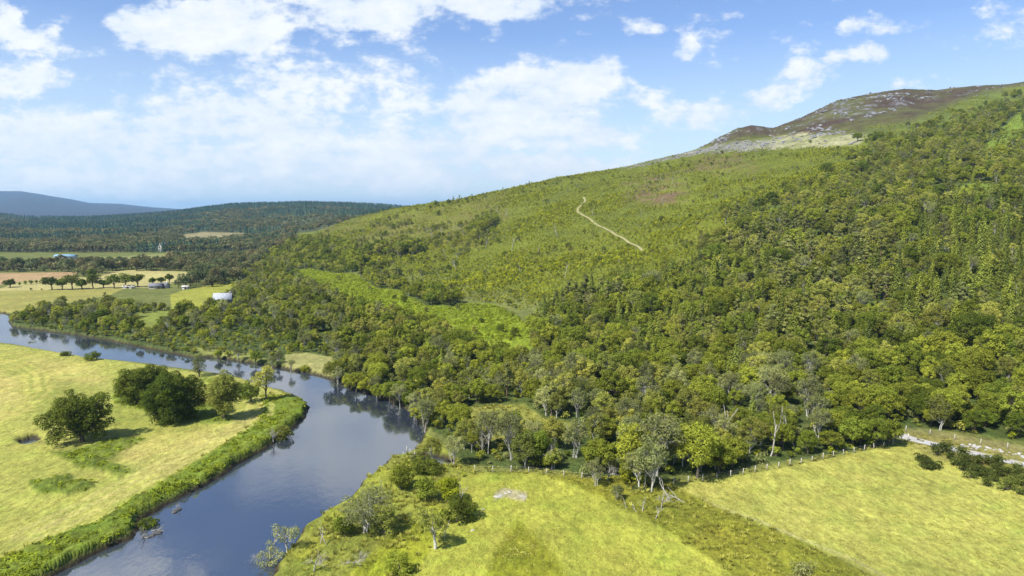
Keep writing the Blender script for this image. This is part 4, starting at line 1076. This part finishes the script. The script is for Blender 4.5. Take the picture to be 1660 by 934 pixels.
custom_tree('oak_tree', 250, 646, 9.4, 4.6, 'oak wedged behind the tall rounded oak of the meadow clump', 'oak tree', seed=6, ncl=60, base=-.05, clr=(.22, .34))
custom_tree('oak_tree', 287, 684, 12.2, 6.2, 'tall rounded oak in the middle of the meadow clump', 'oak tree', seed=7, ncl=95, base=-.1, low=-.8, clr=(.2, .30))
custom_tree('ash_tree', 364, 680, 12.0, 4.9, 'lighter open-crowned tree at the right front of the meadow clump', 'tree', M_BIRCH, seed=9, ncl=50, nl=200, base=.02, clr=(.2, .32), tr=.32)
custom_tree('ash_tree', 323, 611, 6.8, 3.1, 'small greyish tree on the river edge behind the oaks', 'tree', M_WILLOW, seed=11, ncl=20, nl=130, clr=(.25, .36), tr=.2)
custom_tree('ash_tree', 432, 650, 9.6, 3.0, 'thin high-crowned tree near the tip of the river bend', 'tree', M_BIRCH, seed=12, ncl=18, nl=120, base=.35, clr=(.28, .40), tr=.2)
custom_tree('hawthorn_tree', 407, 653, 5.8, 2.5, 'dense dark thorn tree beside the thin tree at the river bend', 'thorn tree', seed=13, ncl=20, nl=240, base=0, clr=(.3, .42), tr=.2)
custom_tree('willow_shrub', 150, 584, 2.9, 2.3, 'round willow bush on the upstream edge of the left meadow', 'bush', M_BROAD, seed=14, ncl=14, nl=170, base=0, clr=(.3, .45), tr=.12)
custom_tree('willow_shrub', 106, 577, 1.5, 1.9, 'low flat dark bush at the water left of the round willow', 'bush', M_OAK, seed=15, ncl=12, nl=120, base=0, clr=(.3, .45), tr=.1)
custom_tree('willow_shrub', 52, 562, 2.3, 2.1, 'small pale bush on the river edge at the far left', 'bush', M_WILLOW, seed=16, ncl=11, nl=100, base=0, clr=(.3, .42), tr=.1)
custom_tree('willow_shrub', 458, 716, 3.2, 2.6, 'wide leafy bush beside the bleached dead tree on the meadow bank', 'bush', M_BIRCH, seed=17, ncl=16, nl=180, base=0, clr=(.28, .42), tr=.12)
custom_tree('willow_shrub', 236, 858, 1.7, 1.7, 'bush hanging over the driftwood on the left bank', 'bush', M_BROAD, seed=18, ncl=12, nl=150, leaf=.26, base=0, clr=(.3, .45), tr=.1)
custom_tree('willow_shrub', 650, 792, 4.6, 2.4, 'dense green bush near the old creek pool', 'bush', M_BROAD, seed=19, ncl=22, nl=240, leaf=.28, base=0, clr=(.3, .42), tr=.14)
custom_tree('willow_shrub', 688, 766, 2.5, 3.3, 'low spreading bush at the tip of the right bank', 'bush', M_OAK, seed=20, ncl=18, nl=170, leaf=.28, base=0, clr=(.24, .36), tr=.12)
custom_tree('willow_shrub', 689, 812, 4.2, 2.3, 'upright bush between creek pool and leaning birch', 'bush', M_BROAD, seed=21, ncl=18, nl=200, leaf=.28, base=0, clr=(.3, .42), tr=.14)
custom_tree('willow_shrub', 726, 812, 4.6, 2.6, 'yellow-green bush with grey stems beside the near field', 'bush', M_YOUNG, seed=22, ncl=18, nl=190, leaf=.28, base=0, clr=(.28, .42), tr=.14)
custom_tree('willow_shrub', 742, 846, 4.4, 2.9, 'dusky bush on the edge of the near field above the leaning birch', 'bush', M_OAK, seed=23, ncl=20, nl=190, leaf=.28, base=0, clr=(.28, .40), tr=.14)
custom_tree('willow_tree', 592, 862, 7.6, 4.0, 'big pale many-stemmed willow on the near river bank', 'willow tree', M_WILLOW, M_PALEBARK, seed=24, ncl=34, nl=105, leaf=.24, base=.1, clr=(.22, .36), tr=.26, stems=4)
custom_tree('willow_shrub', 558, 868, 3.2, 1.9, 'green bush at the left foot of the big pale willow', 'bush', M_BROAD, seed=25, ncl=14, nl=170, leaf=.24, base=0, clr=(.3, .45), tr=.1)
custom_tree('willow_shrub', 622, 868, 4.8, 2.2, 'dull green bush at the right foot of the big pale willow', 'bush', M_BIRCH, seed=26, ncl=16, nl=170, leaf=.24, base=0, clr=(.3, .42), tr=.1)
custom_tree('birch_tree', 706, 889, 6.2, 2.4, 'small birch leaning left on a bare white trunk beside the near field', 'birch tree', M_BIRCH, M_PALEBARK, seed=27, ncl=14, nl=110, leaf=.24, base=.45, clr=(.28, .42), tr=.22, lean=-.7)
custom_tree('willow_tree', 466, 896, 4.6, 2.0, 'small leafy willow leaning over the water on the near bank', 'willow tree', M_WILLOW, M_PALEBARK, seed=28, ncl=14, nl=90, leaf=.22, base=.3, clr=(.26, .4), tr=.16, lean=-.5)
custom_tree('willow_tree', 438, 926, 5.0, 2.1, 'pale feathery willow at the bottom of the picture by the water', 'willow tree', M_WILLOW, M_PALEBARK, seed=29, ncl=18, nl=90, leaf=.22, base=.05, clr=(.26, .4), tr=.16)
custom_tree('willow_shrub', 648, 932, 3.4, 1.9, 'young green bush at the bottom edge left of the near field', 'bush', M_BROAD, seed=30, ncl=14, nl=150, leaf=.22, base=0, clr=(.3, .42), tr=.1)
custom_tree('willow_shrub', 1499, 750, 1.7, 1.6, 'upper of two round gorse bushes alone in the right field', 'gorse bush', M_GORSE, seed=31, ncl=12, nl=170, leaf=.24, base=0, clr=(.35, .5), tr=.08)
custom_tree('willow_shrub', 1506, 760, 1.8, 1.7, 'lower of two round gorse bushes alone in the right field', 'gorse bush', M_GORSE, seed=32, ncl=12, nl=170, leaf=.24, base=0, clr=(.35, .5), tr=.08)
custom_tree('willow_shrub', 494, 603, 2.0, 1.9, 'round dark bush on the pale river beach', 'bush', M_BROAD, seed=33, ncl=12, nl=120, base=0, clr=(.32, .45), tr=.1)
custom_tree('willow_shrub', 1300, 934, 1.6, 2.4, 'straw-pale bush in the ditch at the bottom edge', 'bush', M_WILLOW, seed=34, ncl=12, nl=110, leaf=.24, base=0, clr=(.3, .4), tr=.08)
# the avenue across the valley fields
ROW = [(17,466,5.5,3.4),(84,470,8.6,4.6),(101,470,7.5,3.4),(117,469,9.6,5.4),(133,469,6.4,3.4),(151,468,9.4,5.2),(168,467,5.4,3.4),(185,467,9,4.9),(204,466,9.4,5.0),(223,465,9,4.0),(248,462,5,2.4),(261,461,5,2.6),(275,459,6.4,3.0)]
RW = ['round field tree at the far left end of the avenue','first big field tree from the left in the avenue, beside thin one','thin tree between two big ones near the left of the avenue','widest tree in the left half of the avenue','small airy tree between two big crowns of the avenue','big round tree in the middle of the avenue','smallest low tree in the middle of the avenue','flat-topped tree right of the smallest in the avenue','broad dark tree second from the right in the avenue','rightmost tall tree of the avenue across the cream field','little bush-like tree left of the ruined farm','second little tree behind the ruined farm','small tree standing alone in the cream field']
for i, ((a, b, H_, R_), lb) in enumerate(zip(ROW, RW)):
    custom_tree('field_tree', a, b, H_, R_, lb, 'field tree', M_OAK, seed=50 + i, group='avenue trees across the valley fields', ncl=18, nl=70, leaf=.7, base=.2, low=-.35, clr=(.3, .44), tr=.34)
rsb = np.random.RandomState(61)
BM = [two_part('hedge_bush', *bush(170 + i, 3.6, 2.6, 240, .6, 8), M_BARK, M_OAK) for i in range(3)]
for i, (a, b) in enumerate([(31,463),(41,462),(51,461),(60,460),(71,458),(50,471),(67,471)]):
    x, y = hit(a, b); s = (.8, .9, 1.0, .9, 1.1, .55, .45)[i]
    t = thing('hedge_bush', ['dark hedge bush, first from the left of the field hedge','dark hedge bush, second from the left of the field hedge','dark hedge bush in the middle of the field hedge','dark hedge bush, fourth from the left of the field hedge','largest hedge bush where the field hedge meets the avenue','small bush standing in the open field below the hedge','tiny bush in the open field left of the avenue'][i], 'hedge bush', (x, y, land1(x, y)), i, 'hedge bushes left of the avenue', BM[i % 3]); t.scale = (s,) * 3
def gorse_thicket():
    rs = np.random.RandomState(62); M = [bush(180 + i, 2.3, 1.9, 620, .26, 11) for i in range(4)]
    mm = [(quadmesh('gorse_stems', *a, M_BARK), quadmesh('gorse_foliage', *b, M_GORSE)) for a, b in M]
    X, Y, Z, px, py = located(*grid_pts(60, 190, 100, 175, 2.2, rs), m=.05)
    k = inpoly([[(1495,726),(1530,730),(1575,742),(1620,752),(1660,762),(1740,785),(1720,812),(1640,800),(1600,796),(1572,776),(1552,762),(1526,748)]], px, py) > 0
    k &= linedist(ROADP, X, Y) > 3.0
    for n, i in enumerate(np.where(k)[0]):
        pos = 'beside the gravel road' if linedist(ROADP, X[i:i+1], Y[i:i+1])[0] < 6 else 'on the field side'
        sc = rs.uniform(.6, 1.15); sz = 'small' if sc < .8 else 'middling' if sc < 1 else 'large'
        ed = 'upper end' if px[i] < 1560 else 'middle' if px[i] < 1620 else 'lower end'
        t = thing('gorse_bush', '%s gorse bush %s, %s of the dark thicket' % (sz, pos, ed), 'gorse bush', (X[i], Y[i], Z[i] - .05), rs.uniform(0, 6), 'gorse bushes between road and field, %s' % ed)
        t.scale = (sc, sc, sc * rs.uniform(.75, 1.0)); part('stem', mm[n % 4][0], t); part('foliage', mm[n % 4][1], t)
gorse_thicket()

# dead wood
DMESH = [quadmesh('dead_tree', *deadtree(200 + i, 8, .5, 4, .17, 3), M_DEAD) for i in range(4)]
SNAG = [quadmesh('dead_snag', *deadtree(210 + i, 9, .35, 1, .13, 3), M_DEAD) for i in range(4)]
def dead(px, py, H, label, snag=False, f=0, tilt=(0, 0), group=None, wide=1.0, name='dead_tree'):
    x, y = hit(px, py); t = thing(name, label, 'dead tree', (x, y, land1(x, y) - .1), f * 1.7, group, (SNAG if snag else DMESH)[f % 4])
    s = H / (4.4 if snag else 7.5); t.scale = (s * wide, s * wide, s); t.rotation_euler = (tilt[0], tilt[1], f * 1.7); return t
dead(443, 718, 4.6, 'bleached dead tree leaning over the water on the meadow bank', f=0, wide=1.1)
dead(452, 722, 2.6, 'dead branches dipping into the river below the bleached tree', f=1, tilt=(.2, .9))
dead(508, 926, 3.9, 'forked white dead tree at the bottom, left of a second one', f=2, wide=1.3)
dead(574, 918, 3.6, 'wide white dead tree with a green tuft at its foot', f=3, wide=1.5)
dead(531, 884, 3.0, 'short bare snag above the forked white dead tree', True, 1)
dead(519, 882, 2.0, 'stubby snag just left of the short bare snag', True, 2)
dead(412, 930, 3.6, 'twisted white dead tree by the water at the bottom edge', f=1, wide=1.2)
dead(440, 900, 3.0, 'thin white snag rising above the pale feathery willow', True, 3)
dead(620, 802, 2.6, 'broken white stem among the bushes of the right bank', True, 0)
dead(600, 856, 5.2, 'grey bare limbs inside the big pale willow', f=0, wide=1.1)
dead(720, 873, 2.4, 'small dead sapling right of the leaning birch', True, 2)
dead(740, 838, 4.4, 'thin grey dead stem standing in the dusky bush', True, 3, wide=.8)
dead(1015, 826, 2.0, 'short pale stump left of the twin stumps in the ditch', True, 0, wide=1.4)
dead(1035, 833, 1.6, 'left one of the twin stumps in the ditch', True, 1, wide=1.5)
dead(1041, 833, 2.3, 'right one of the twin stumps in the ditch', True, 2, wide=1.3)
dead(1061, 843, 1.7, 'grey stump in pale grass, lowest of the ditch clump', True, 3, wide=1.8)
dead(1071, 826, 4.8, 'dead tree with raised arms at the front of the snag clump', f=2)
dead(1088, 812, 4.4, 'bare white trunk leaning right beside the snag clump', True, 1, (0, .25), wide=.9)
dead(1112, 816, 3.4, 'fallen white branch lying right of the snag clump', True, 2, (.3, 1.35))
dead(1078, 745, 10.5, 'tallest bleached dead tree, white crown behind the snag clump', f=1, wide=.9)
dead(1092, 752, 9.0, 'bleached dead tree just right of the tallest one', f=3, wide=.8)
dead(1048, 770, 7.0, 'grey dead tree left of the tallest bleached one', f=0, wide=.9)
dead(984, 782, 5.0, 'dead tree with crooked arms at the wood edge left of the ditch', f=2)
dead(895, 762, 6.4, 'white dead tree at the wood edge above the near field', f=1, wide=.8)
dead(929, 742, 7.6, 'slender white snag sticking out of the wood above the near field', True, 2, wide=.7)
dead(341, 548, 6.6, 'white dead tree standing by the upstream river wood', f=3, wide=.8)
dead(1250, 740, 7.8, 'leaning white trunk behind the hay field fence', True, 0, (0, .3), wide=.8)
dead(1290, 728, 7.4, 'white snag among the pale willows behind the fence', True, 1, wide=.8)
dead(1168, 728, 7.5, 'pale forked snag behind the round tree at the field corner', True, 3, wide=.9)
dead(765, 735, 6.0, 'thin white dead tree beside the creek pool', f=0, wide=.6)
dead(782, 742, 7.0, 'white forked dead tree above the near field corner', f=1, wide=.6)
def hill_snags():
    rs = np.random.RandomState(63)
    L = [(699,383),(703,388),(708,380),(712,384),(716,378),(694,378),(735,376),(741,380),(752,384),(770,386),(774,388),(803,356),(806,348),(799,350),(820,352),(677,378),(660,374),(629,400),(652,398),(880,330),(941,301),(936,303),(1076,333),(1072,330),(1040,352),(905,385),(873,410),(829,408),(722,424),(741,440),(1090,298),(1000,310),(1181,284),(1215,290),(960,350),(915,452),(1152,262),(846,445),(788,402),(668,388)]
    for n, (a, b) in enumerate(L):
        loc = 'near the skyline' if b < 320 else 'in the brown patch' if 370 <= b <= 392 and a < 760 else 'at the top of the dark gully' if 740 <= a <= 825 and b < 392 else 'on the open slope'
        H_ = rs.uniform(5, 10.5) if b > 340 else rs.uniform(3.5, 6); sz = 'tall' if H_ > 8.5 else 'short' if H_ < 6 else 'middling'
        side = 'beyond the hillside path' if a > 950 else 'left of the hillside path'
        dead(a, b, H_, '%s grey snag %s %s' % (sz, loc, side), True, n % 4, group='snags left on the felled hillside', wide=.75, name='dead_snag')
hill_snags()
def skyline():
    rs = np.random.RandomState(64)
    for n, (a, b, k, s) in enumerate([(706,331,'broadleaf_tree',.55),(697,334,'broadleaf_tree',.35),(727,328,'birch_tree',.6),(735,327,'pine_tree',.55),(745,325,'pine_tree',.62),(741,326,'birch_tree',.5),(757,323,'birch_tree',.4),(765,322,'pine_tree',.55),(858,302,'pine_tree',.5),(847,304,'birch_tree',.35),(939,288,'birch_tree',.35),(1056,264,'birch_tree',.35),(1390,226,'broadleaf_tree',.6),(1313,228,'broadleaf_tree',.3),(1170,246,'broadleaf_tree',.3)]):
        x, y = hit(a, b + 4); k_ = KINDS[k]['forms']; m = MESH[k, n % len(k_)]
        lab = ['round bushy tree on the skyline, leftmost but one','low bush at the left end of the skyline trees','thin birch on the skyline right of the round bush','small wind-shaped pine on the skyline beside a birch','tallest wind-shaped pine on the left skyline','small birch between the skyline pines','tiny birch right of the skyline pines','lone pine on the skyline, right of the group','small pine on the skyline at the brow','tiny birch just left of the pine at the brow','little birch on the brow above the path','little birch below the rocky shelf','round tree at the right end of the pale shelf','small bush in the middle of the pale shelf','small bush at the left part of the pale shelf'][n]
        t = thing(k, lab, LOOK[k][1], (x, y, land1(x, y) - .1), n, 'lone trees along the hill brow'); t.scale = (s * 1.5, s * 1.5, s * 1.4); part('trunk', m[0], t); part('crown', m[1], t)
skyline()

# driftwood and stones at the water
def stone_mesh(seed, s=(1, .8, .5)):
    import bmesh
    rs = np.random.RandomState(seed); bm = bmesh.new(); bmesh.ops.create_icosphere(bm, subdivisions=2, radius=1)
    o = rs.uniform(0, 50, 3)
    for v in bm.verts:
        c = v.co; n = float(fbm(np.array([c.x * 1.3 + o[0]]), np.array([c.y * 1.3 + c.z * 1.7 + o[1]]), 3, seed)[0]); f = 1 + .35 * n
        v.co = (c.x * s[0] * f, c.y * s[1] * f, c.z * s[2] * f)
    me = bpy.data.meshes.new('stone'); bm.to_mesh(me); bm.free(); return me
M_STONE = mat_basic('stone', (.42, .41, .38), .9, 1.6, .2, (.25, .24, .22), .4)
M_WETSTONE = mat_basic('wet_stone', (.10, .095, .08), .5, 1.6, .4, (.05, .05, .045), .4)
STN = []
for i in range(4):
    me = stone_mesh(300 + i); me.materials.append(M_STONE); STN.append(me)
def stones():
    rs = np.random.RandomState(65)
    L = [(252,864),(246,868),(258,862),(238,870),(289,826),(283,829)]
    nm = ['dark wet stone in the water off the left bank driftwood','dark wet stone nearest the driftwood','small wet stone farthest out from the driftwood','flat wet stone tucked under the overhanging bush','dark stone below the bank notch upstream of the driftwood','second dark stone at the bank notch upstream']
    for i, (a, b) in enumerate(L):
        x, y = flatpt(a, b, .1); me = STN[i % 4].copy(); me.materials.clear(); me.materials.append(M_WETSTONE)
        t = thing('wet_stone', nm[i], 'stone', (x, y, .05), i, 'wet stones at the left bank', me); t.scale = (.7, .6, .45)
    for i in range(34):
        u = rs.uniform(0, 1); a = 1555 + u * 110; b = 720 + u * 22 + rs.uniform(-3, 5); x, y = hit(a, b); s = rs.uniform(.18, .55)
        sz = 'small' if s < .3 else 'middling' if s < .43 else 'large'; wh = 'upper' if u < .35 else 'middle' if u < .7 else 'lower'
        t = thing('roadside_stone', '%s pale stone in the rubble verge behind the road, %s stretch' % (sz, wh), 'stone', (x, y, land1(x, y) + .05), rs.uniform(0, 6), 'pale stones along the %s road verge' % wh, STN[i % 4]); t.scale = (s, s, s)
    for i, (a, b) in enumerate([(806,806),(812,803),(819,800),(845,805),(851,807),(826,798),(783,826),(766,860)]):
        x, y = hit(a, b); s = (.5, .35, .3, .42, .3, .35, .22, .25)[i]
        t = thing('field_stone', ['largest pale stone on the bare patch of the near field','stone beside the largest on the bare patch','small stone at the top of the bare patch','stone at the right end of the bare patch','smallest stone at the right end of the bare patch','stone in the middle of the bare patch','single stone in the grass below the bare patch','lowest single stone near the edge of the near field'][i], 'stone', (x, y, land1(x, y)), i, 'pale stones in the near field', STN[i % 4]); t.scale = (s * 1.6, s, s * .7)
    for i, (a, b, l, tl) in enumerate([(238,862,2.6,(1.35,.3)),(246,860,2.2,(1.45,-.4)),(280,826,1.6,(1.4,.2))]):
        x, y = flatpt(a, b, .3); t = thing('driftwood_branch', ['long grey driftwood branch against the left bank','second driftwood branch reaching into the river','short driftwood branch at the bank notch upstream'][i], 'driftwood', (x, y, .25), i * 1.3, None, DMESH[i]); s = l / 7.5; t.scale = (s * 1.3,) * 3; t.rotation_euler = (tl[0], tl[1], i * 1.3)
stones()
def moor_rocks():
    rs = np.random.RandomState(66)
    X, Y, Z, px, py = located(*grid_pts(60, 900, 560, 1060, 3.4, rs), m=.02)
    zones = ((Z_SCREE, .12, -10), ([(1340,168),(1400,152),(1470,150),(1500,158),(1480,175),(1420,185),(1400,200),(1340,190)], .42, .15), ([(1150,228),(1200,205),(1340,160),(1360,200),(1250,215)], .3, .25), ([(1500,145),(1660,135),(1660,150),(1500,170)], .25, .25), ([(1030,272),(1130,235),(1200,205),(1190,228),(1110,250)], .5, .0), ([(1235,212),(1340,205),(1380,215),(1330,222),(1240,222)], .35, .1))
    rn = fbm(X / 16, Y / 16, 4, 47); k = np.zeros(len(X), bool)
    for z, pr, th in zones: k |= (inpoly([z], px, py) > 0) & (rn > th) & (rs.uniform(size=len(X)) < pr)
    n = k.sum(); mr = []
    for i in range(4):
        me = stone_mesh(340 + i, (1.4, 1, .6)); me.materials.append(mat_basic('moor_rock', (.23, .23, .24), .9, 1.2, .1, (.13, .13, .135), .5)); mr.append(me)
    scatter('moor_rocks', mr, np.c_[X[k], Y[k], Z[k]], rs.uniform(.4, 2.2, n) * np.where(px[k] < 1130, .6, 1), rs.randint(0, 4, n), 'grey rocks and scree scattered over the moor and shelf', rs, .3)
moor_rocks()

# ------------------------------------------------------------------ fences
M_POST = mat_basic('weathered_post', (.50, .47, .40), .9, 6, .1, (.30, .28, .24))
M_WIRE = mat_basic('wire', (.25, .25, .25), .5)
def boxmesh(name, x, y, z, sx, sy, sz, mat, taper=1.0):
    V = [(x + a * sx / 2 * (taper if c > 0 else 1), y + b * sy / 2 * (taper if c > 0 else 1), z + (c + 1) * sz / 2) for a in (-1, 1) for b in (-1, 1) for c in (-1, 1)]
    return make_mesh(name, V, [[(0, 1, 3, 2), (4, 6, 7, 5), (0, 4, 5, 1), (2, 3, 7, 6), (0, 2, 6, 4), (1, 5, 7, 3)]], [mat])
POSTM = boxmesh('post', 0, 0, -.2, .14, .14, 1.5, M_POST, .85)
def fence(pix, step, label, H=1.25, wires=3):
    P = np.array([hit(*p) for p in pix]); L = [0]
    for a, b in zip(P[:-1], P[1:]): L.append(L[-1] + np.hypot(*(b - a)))
    d = np.arange(0, L[-1], step); xs = np.interp(d, L, P[:, 0]); ys = np.interp(d, L, P[:, 1]); zs = land(xs, ys)
    t = thing('wire_fence', label, 'fence', (xs[0], ys[0], zs[0])); rs = np.random.RandomState(int(step * 10))
    for x, y, z in zip(xs, ys, zs):
        p = part('post', POSTM, t); p.location = (x - xs[0], y - ys[0], z - zs[0]); p.rotation_euler = (rs.normal() * .05, rs.normal() * .05, rs.uniform(0, 1)); p.scale = (1, 1, rs.uniform(.9, 1.1))
    for w in range(wires):
        h = H * (w + 1) / wires - .12
        V, F = tube(np.c_[xs - xs[0], ys - ys[0], zs - zs[0] + h], np.full(len(xs), .012), 3); part('wire', quadmesh('wire', V, F, M_WIRE), t)
fence([(1092,786),(1180,775),(1300,752),(1400,732),(1463,718)], 2.9, 'post and wire fence along the wood edge of the right field')
fence([(1468,700),(1516,707),(1581,720),(1621,726),(1660,733),(1720,748)], 4.6, 'post and wire fence under the trees behind the gravel road')
fence([(770,766),(850,766),(900,772),(985,782)], 3.4, 'faint wire fence along the wood edge above the near field')
fence([(672,742),(640,738)], 2.0, 'short line of old posts at the river corner')
def gatepost():
    x, y = hit(1472, 716); t = thing('gate_post', 'stout pale gate post where the road meets the field corner', 'gate post', (x, y, land1(x, y)), .3, None, boxmesh('gate_post', 0, 0, -.2, .24, .24, 1.9, M_POST, .95))
gatepost()

# ------------------------------------------------------------------ buildings of the valley
M_WHITE = mat_basic('whitewash', (.50, .49, .46), .9, 2, .1, (.42, .41, .39)); M_SLATE = mat_basic('slate', (.16, .165, .18), .7, 3, .3, (.10, .105, .12)); M_PALEROOF = mat_basic('tin_roof', (.22, .235, .27), .9, 2, .1, (.42, .44, .47))
M_BLUEROOF = mat_basic('blue_tin_roof', (.17, .30, .40), .9); M_STONEW = mat_basic('stone_wall', (.34, .31, .27), .9, 2, .2, (.2, .18, .15)); M_GLASS = mat_basic('dark_glass', (.03, .035, .04), .15); M_DOOR = mat_basic('door_paint', (.12, .07, .05), .6)
def house(name, px, py, L, W, Hh, rh, wallm, roofm, label, rz=0, chim=1, nwin=3, cat='house', xy=None, rise=0):
    x, y = xy if xy is not None else hit(px, py); t = thing(name, label, cat, (x, y, land1(x, y) + rise - .1), rz)
    h = W / 2
    V = [(-L/2,-h,-1.5),(L/2,-h,-1.5),(L/2,h,-1.5),(-L/2,h,-1.5),(-L/2,-h,Hh),(L/2,-h,Hh),(L/2,h,Hh),(-L/2,h,Hh),(-L/2,0,Hh+rh),(L/2,0,Hh+rh)]
    part('wall', make_mesh('wall', V, [[(0,1,5,4),(1,2,6,5),(2,3,7,6),(3,0,4,7)],[(5,6,9),(7,4,8)]], [wallm]), t)
    e = .35; k = rh / h; th = .16
    def slope(s):
        Q = [(-L/2-e, s*(h+e), Hh-k*e+.02), (L/2+e, s*(h+e), Hh-k*e+.02), (L/2+e, 0, Hh+rh+.02), (-L/2-e, 0, Hh+rh+.02)]
        return Q + [(a, b, c + th) for a, b, c in Q]
    Vr = slope(1) + slope(-1); Fr = []
    for o in (0, 8): Fr += [tuple(o + i for i in f) for f in ((0,1,2,3),(4,5,6,7),(0,1,5,4),(1,2,6,5),(3,0,4,7))]
    rf = part('roof', make_mesh('roof', Vr, [Fr], [roofm]), t)
    for c in range(chim):
        part('chimney', boxmesh('chimney', (L/2 - .5) * (1 if c == 0 else -1), 0, Hh + rh - .3, .8, .6, 1.3, wallm), rf)
    for i in range(nwin):
        xx = (i + .5) * L / nwin - L / 2
        for s in (1, -1):
            if i == nwin // 2 and s < 0: part('door', boxmesh('door', xx, s * (h + .02), 0, 1.0, .1, 2.1, M_DOOR), t)
            else: part('window', boxmesh('window', xx, s * (h + .02), 1.0, 1.0, .1, 1.2, M_GLASS), t)
    return t
house('cottage', 362, 497, 8.5, 6, 2.4, 2.6, M_STONEW, M_PALEROOF, 'house with a pale metal roof half hidden in the riverside trees', .25, 1, rise=2.0, xy=HOUSE_XY)
house('white_house', 264, 408, 9, 7, 6.5, 3.5, M_WHITE, M_SLATE, 'white gabled house at the edge of the distant forest', 1.2, 2, cat='house')
house('blue_shed', 107, 420, 20, 9, 3.2, 1.6, M_WHITE, M_BLUEROOF, 'long shed with a blue roof beside the far field', .1, 0, 4, cat='shed')
house('stone_barn', 253, 468, 7.5, 5, 2.0, 1.5, M_STONEW, M_SLATE, 'larger dark stone barn behind the riverside wood', .3, 0, 2, cat='barn')
house('stone_barn', 267, 467, 5, 4, 2.0, 1.4, M_WHITE, M_SLATE, 'smaller pale-walled barn right of the dark stone barn', -.2, 1, 2, cat='barn')
house('caravan', 205, 467.5, 4.0, 1.8, 1.3, .2, M_WHITE, M_WHITE, 'left white caravan under the right end of the avenue', .1, 0, 2, cat='caravan')
house('caravan', 214, 467.5, 3.2, 1.7, 1.2, .2, M_WHITE, M_WHITE, 'right white caravan near the right end of the avenue', -.1, 0, 2, cat='caravan')
house('field_shed', 301, 469, 3.6, 2.4, 1.8, .5, M_WHITE, M_WHITE, 'small white hut on the hedge above the bright field', .2, 0, 1, cat='hut')
house('hill_croft', 349, 361, 18, 9, 5, 3, M_WHITE, M_SLATE, 'tiny white croft high on the distant wooded hill', .1, 1, 3, cat='house')

# ------------------------------------------------------------------ the air
def haze():
    m = bpy.data.materials.new('haze_air'); m.use_nodes = True; T = NT(m.node_tree); T.n.clear()
    v = T.add('ShaderNodeVolumePrincipled'); v.inputs['Color'].default_value = (.40, .70, 1, 1); v.inputs['Density'].default_value = HAZE; v.inputs['Anisotropy'].default_value = .2
    o = T.add('ShaderNodeOutputMaterial'); T.l.new(v.outputs[0], o.inputs['Volume'])
    x0, x1, y0, y1, z0, z1 = -80000, 80000, -2000, 26000, -6, 420
    V = [(x, y, z) for x in (x0, x1) for y in (y0, y1) for z in (z0, z1)]
    me = make_mesh('haze', V, [[(0, 1, 3, 2), (4, 6, 7, 5), (0, 4, 5, 1), (2, 3, 7, 6), (0, 2, 6, 4), (1, 5, 7, 3)]], [m])
    link('haze', me, kind='stuff', label='thin blue air between camera and the far hills')
HAZE = 6.5e-5
haze()
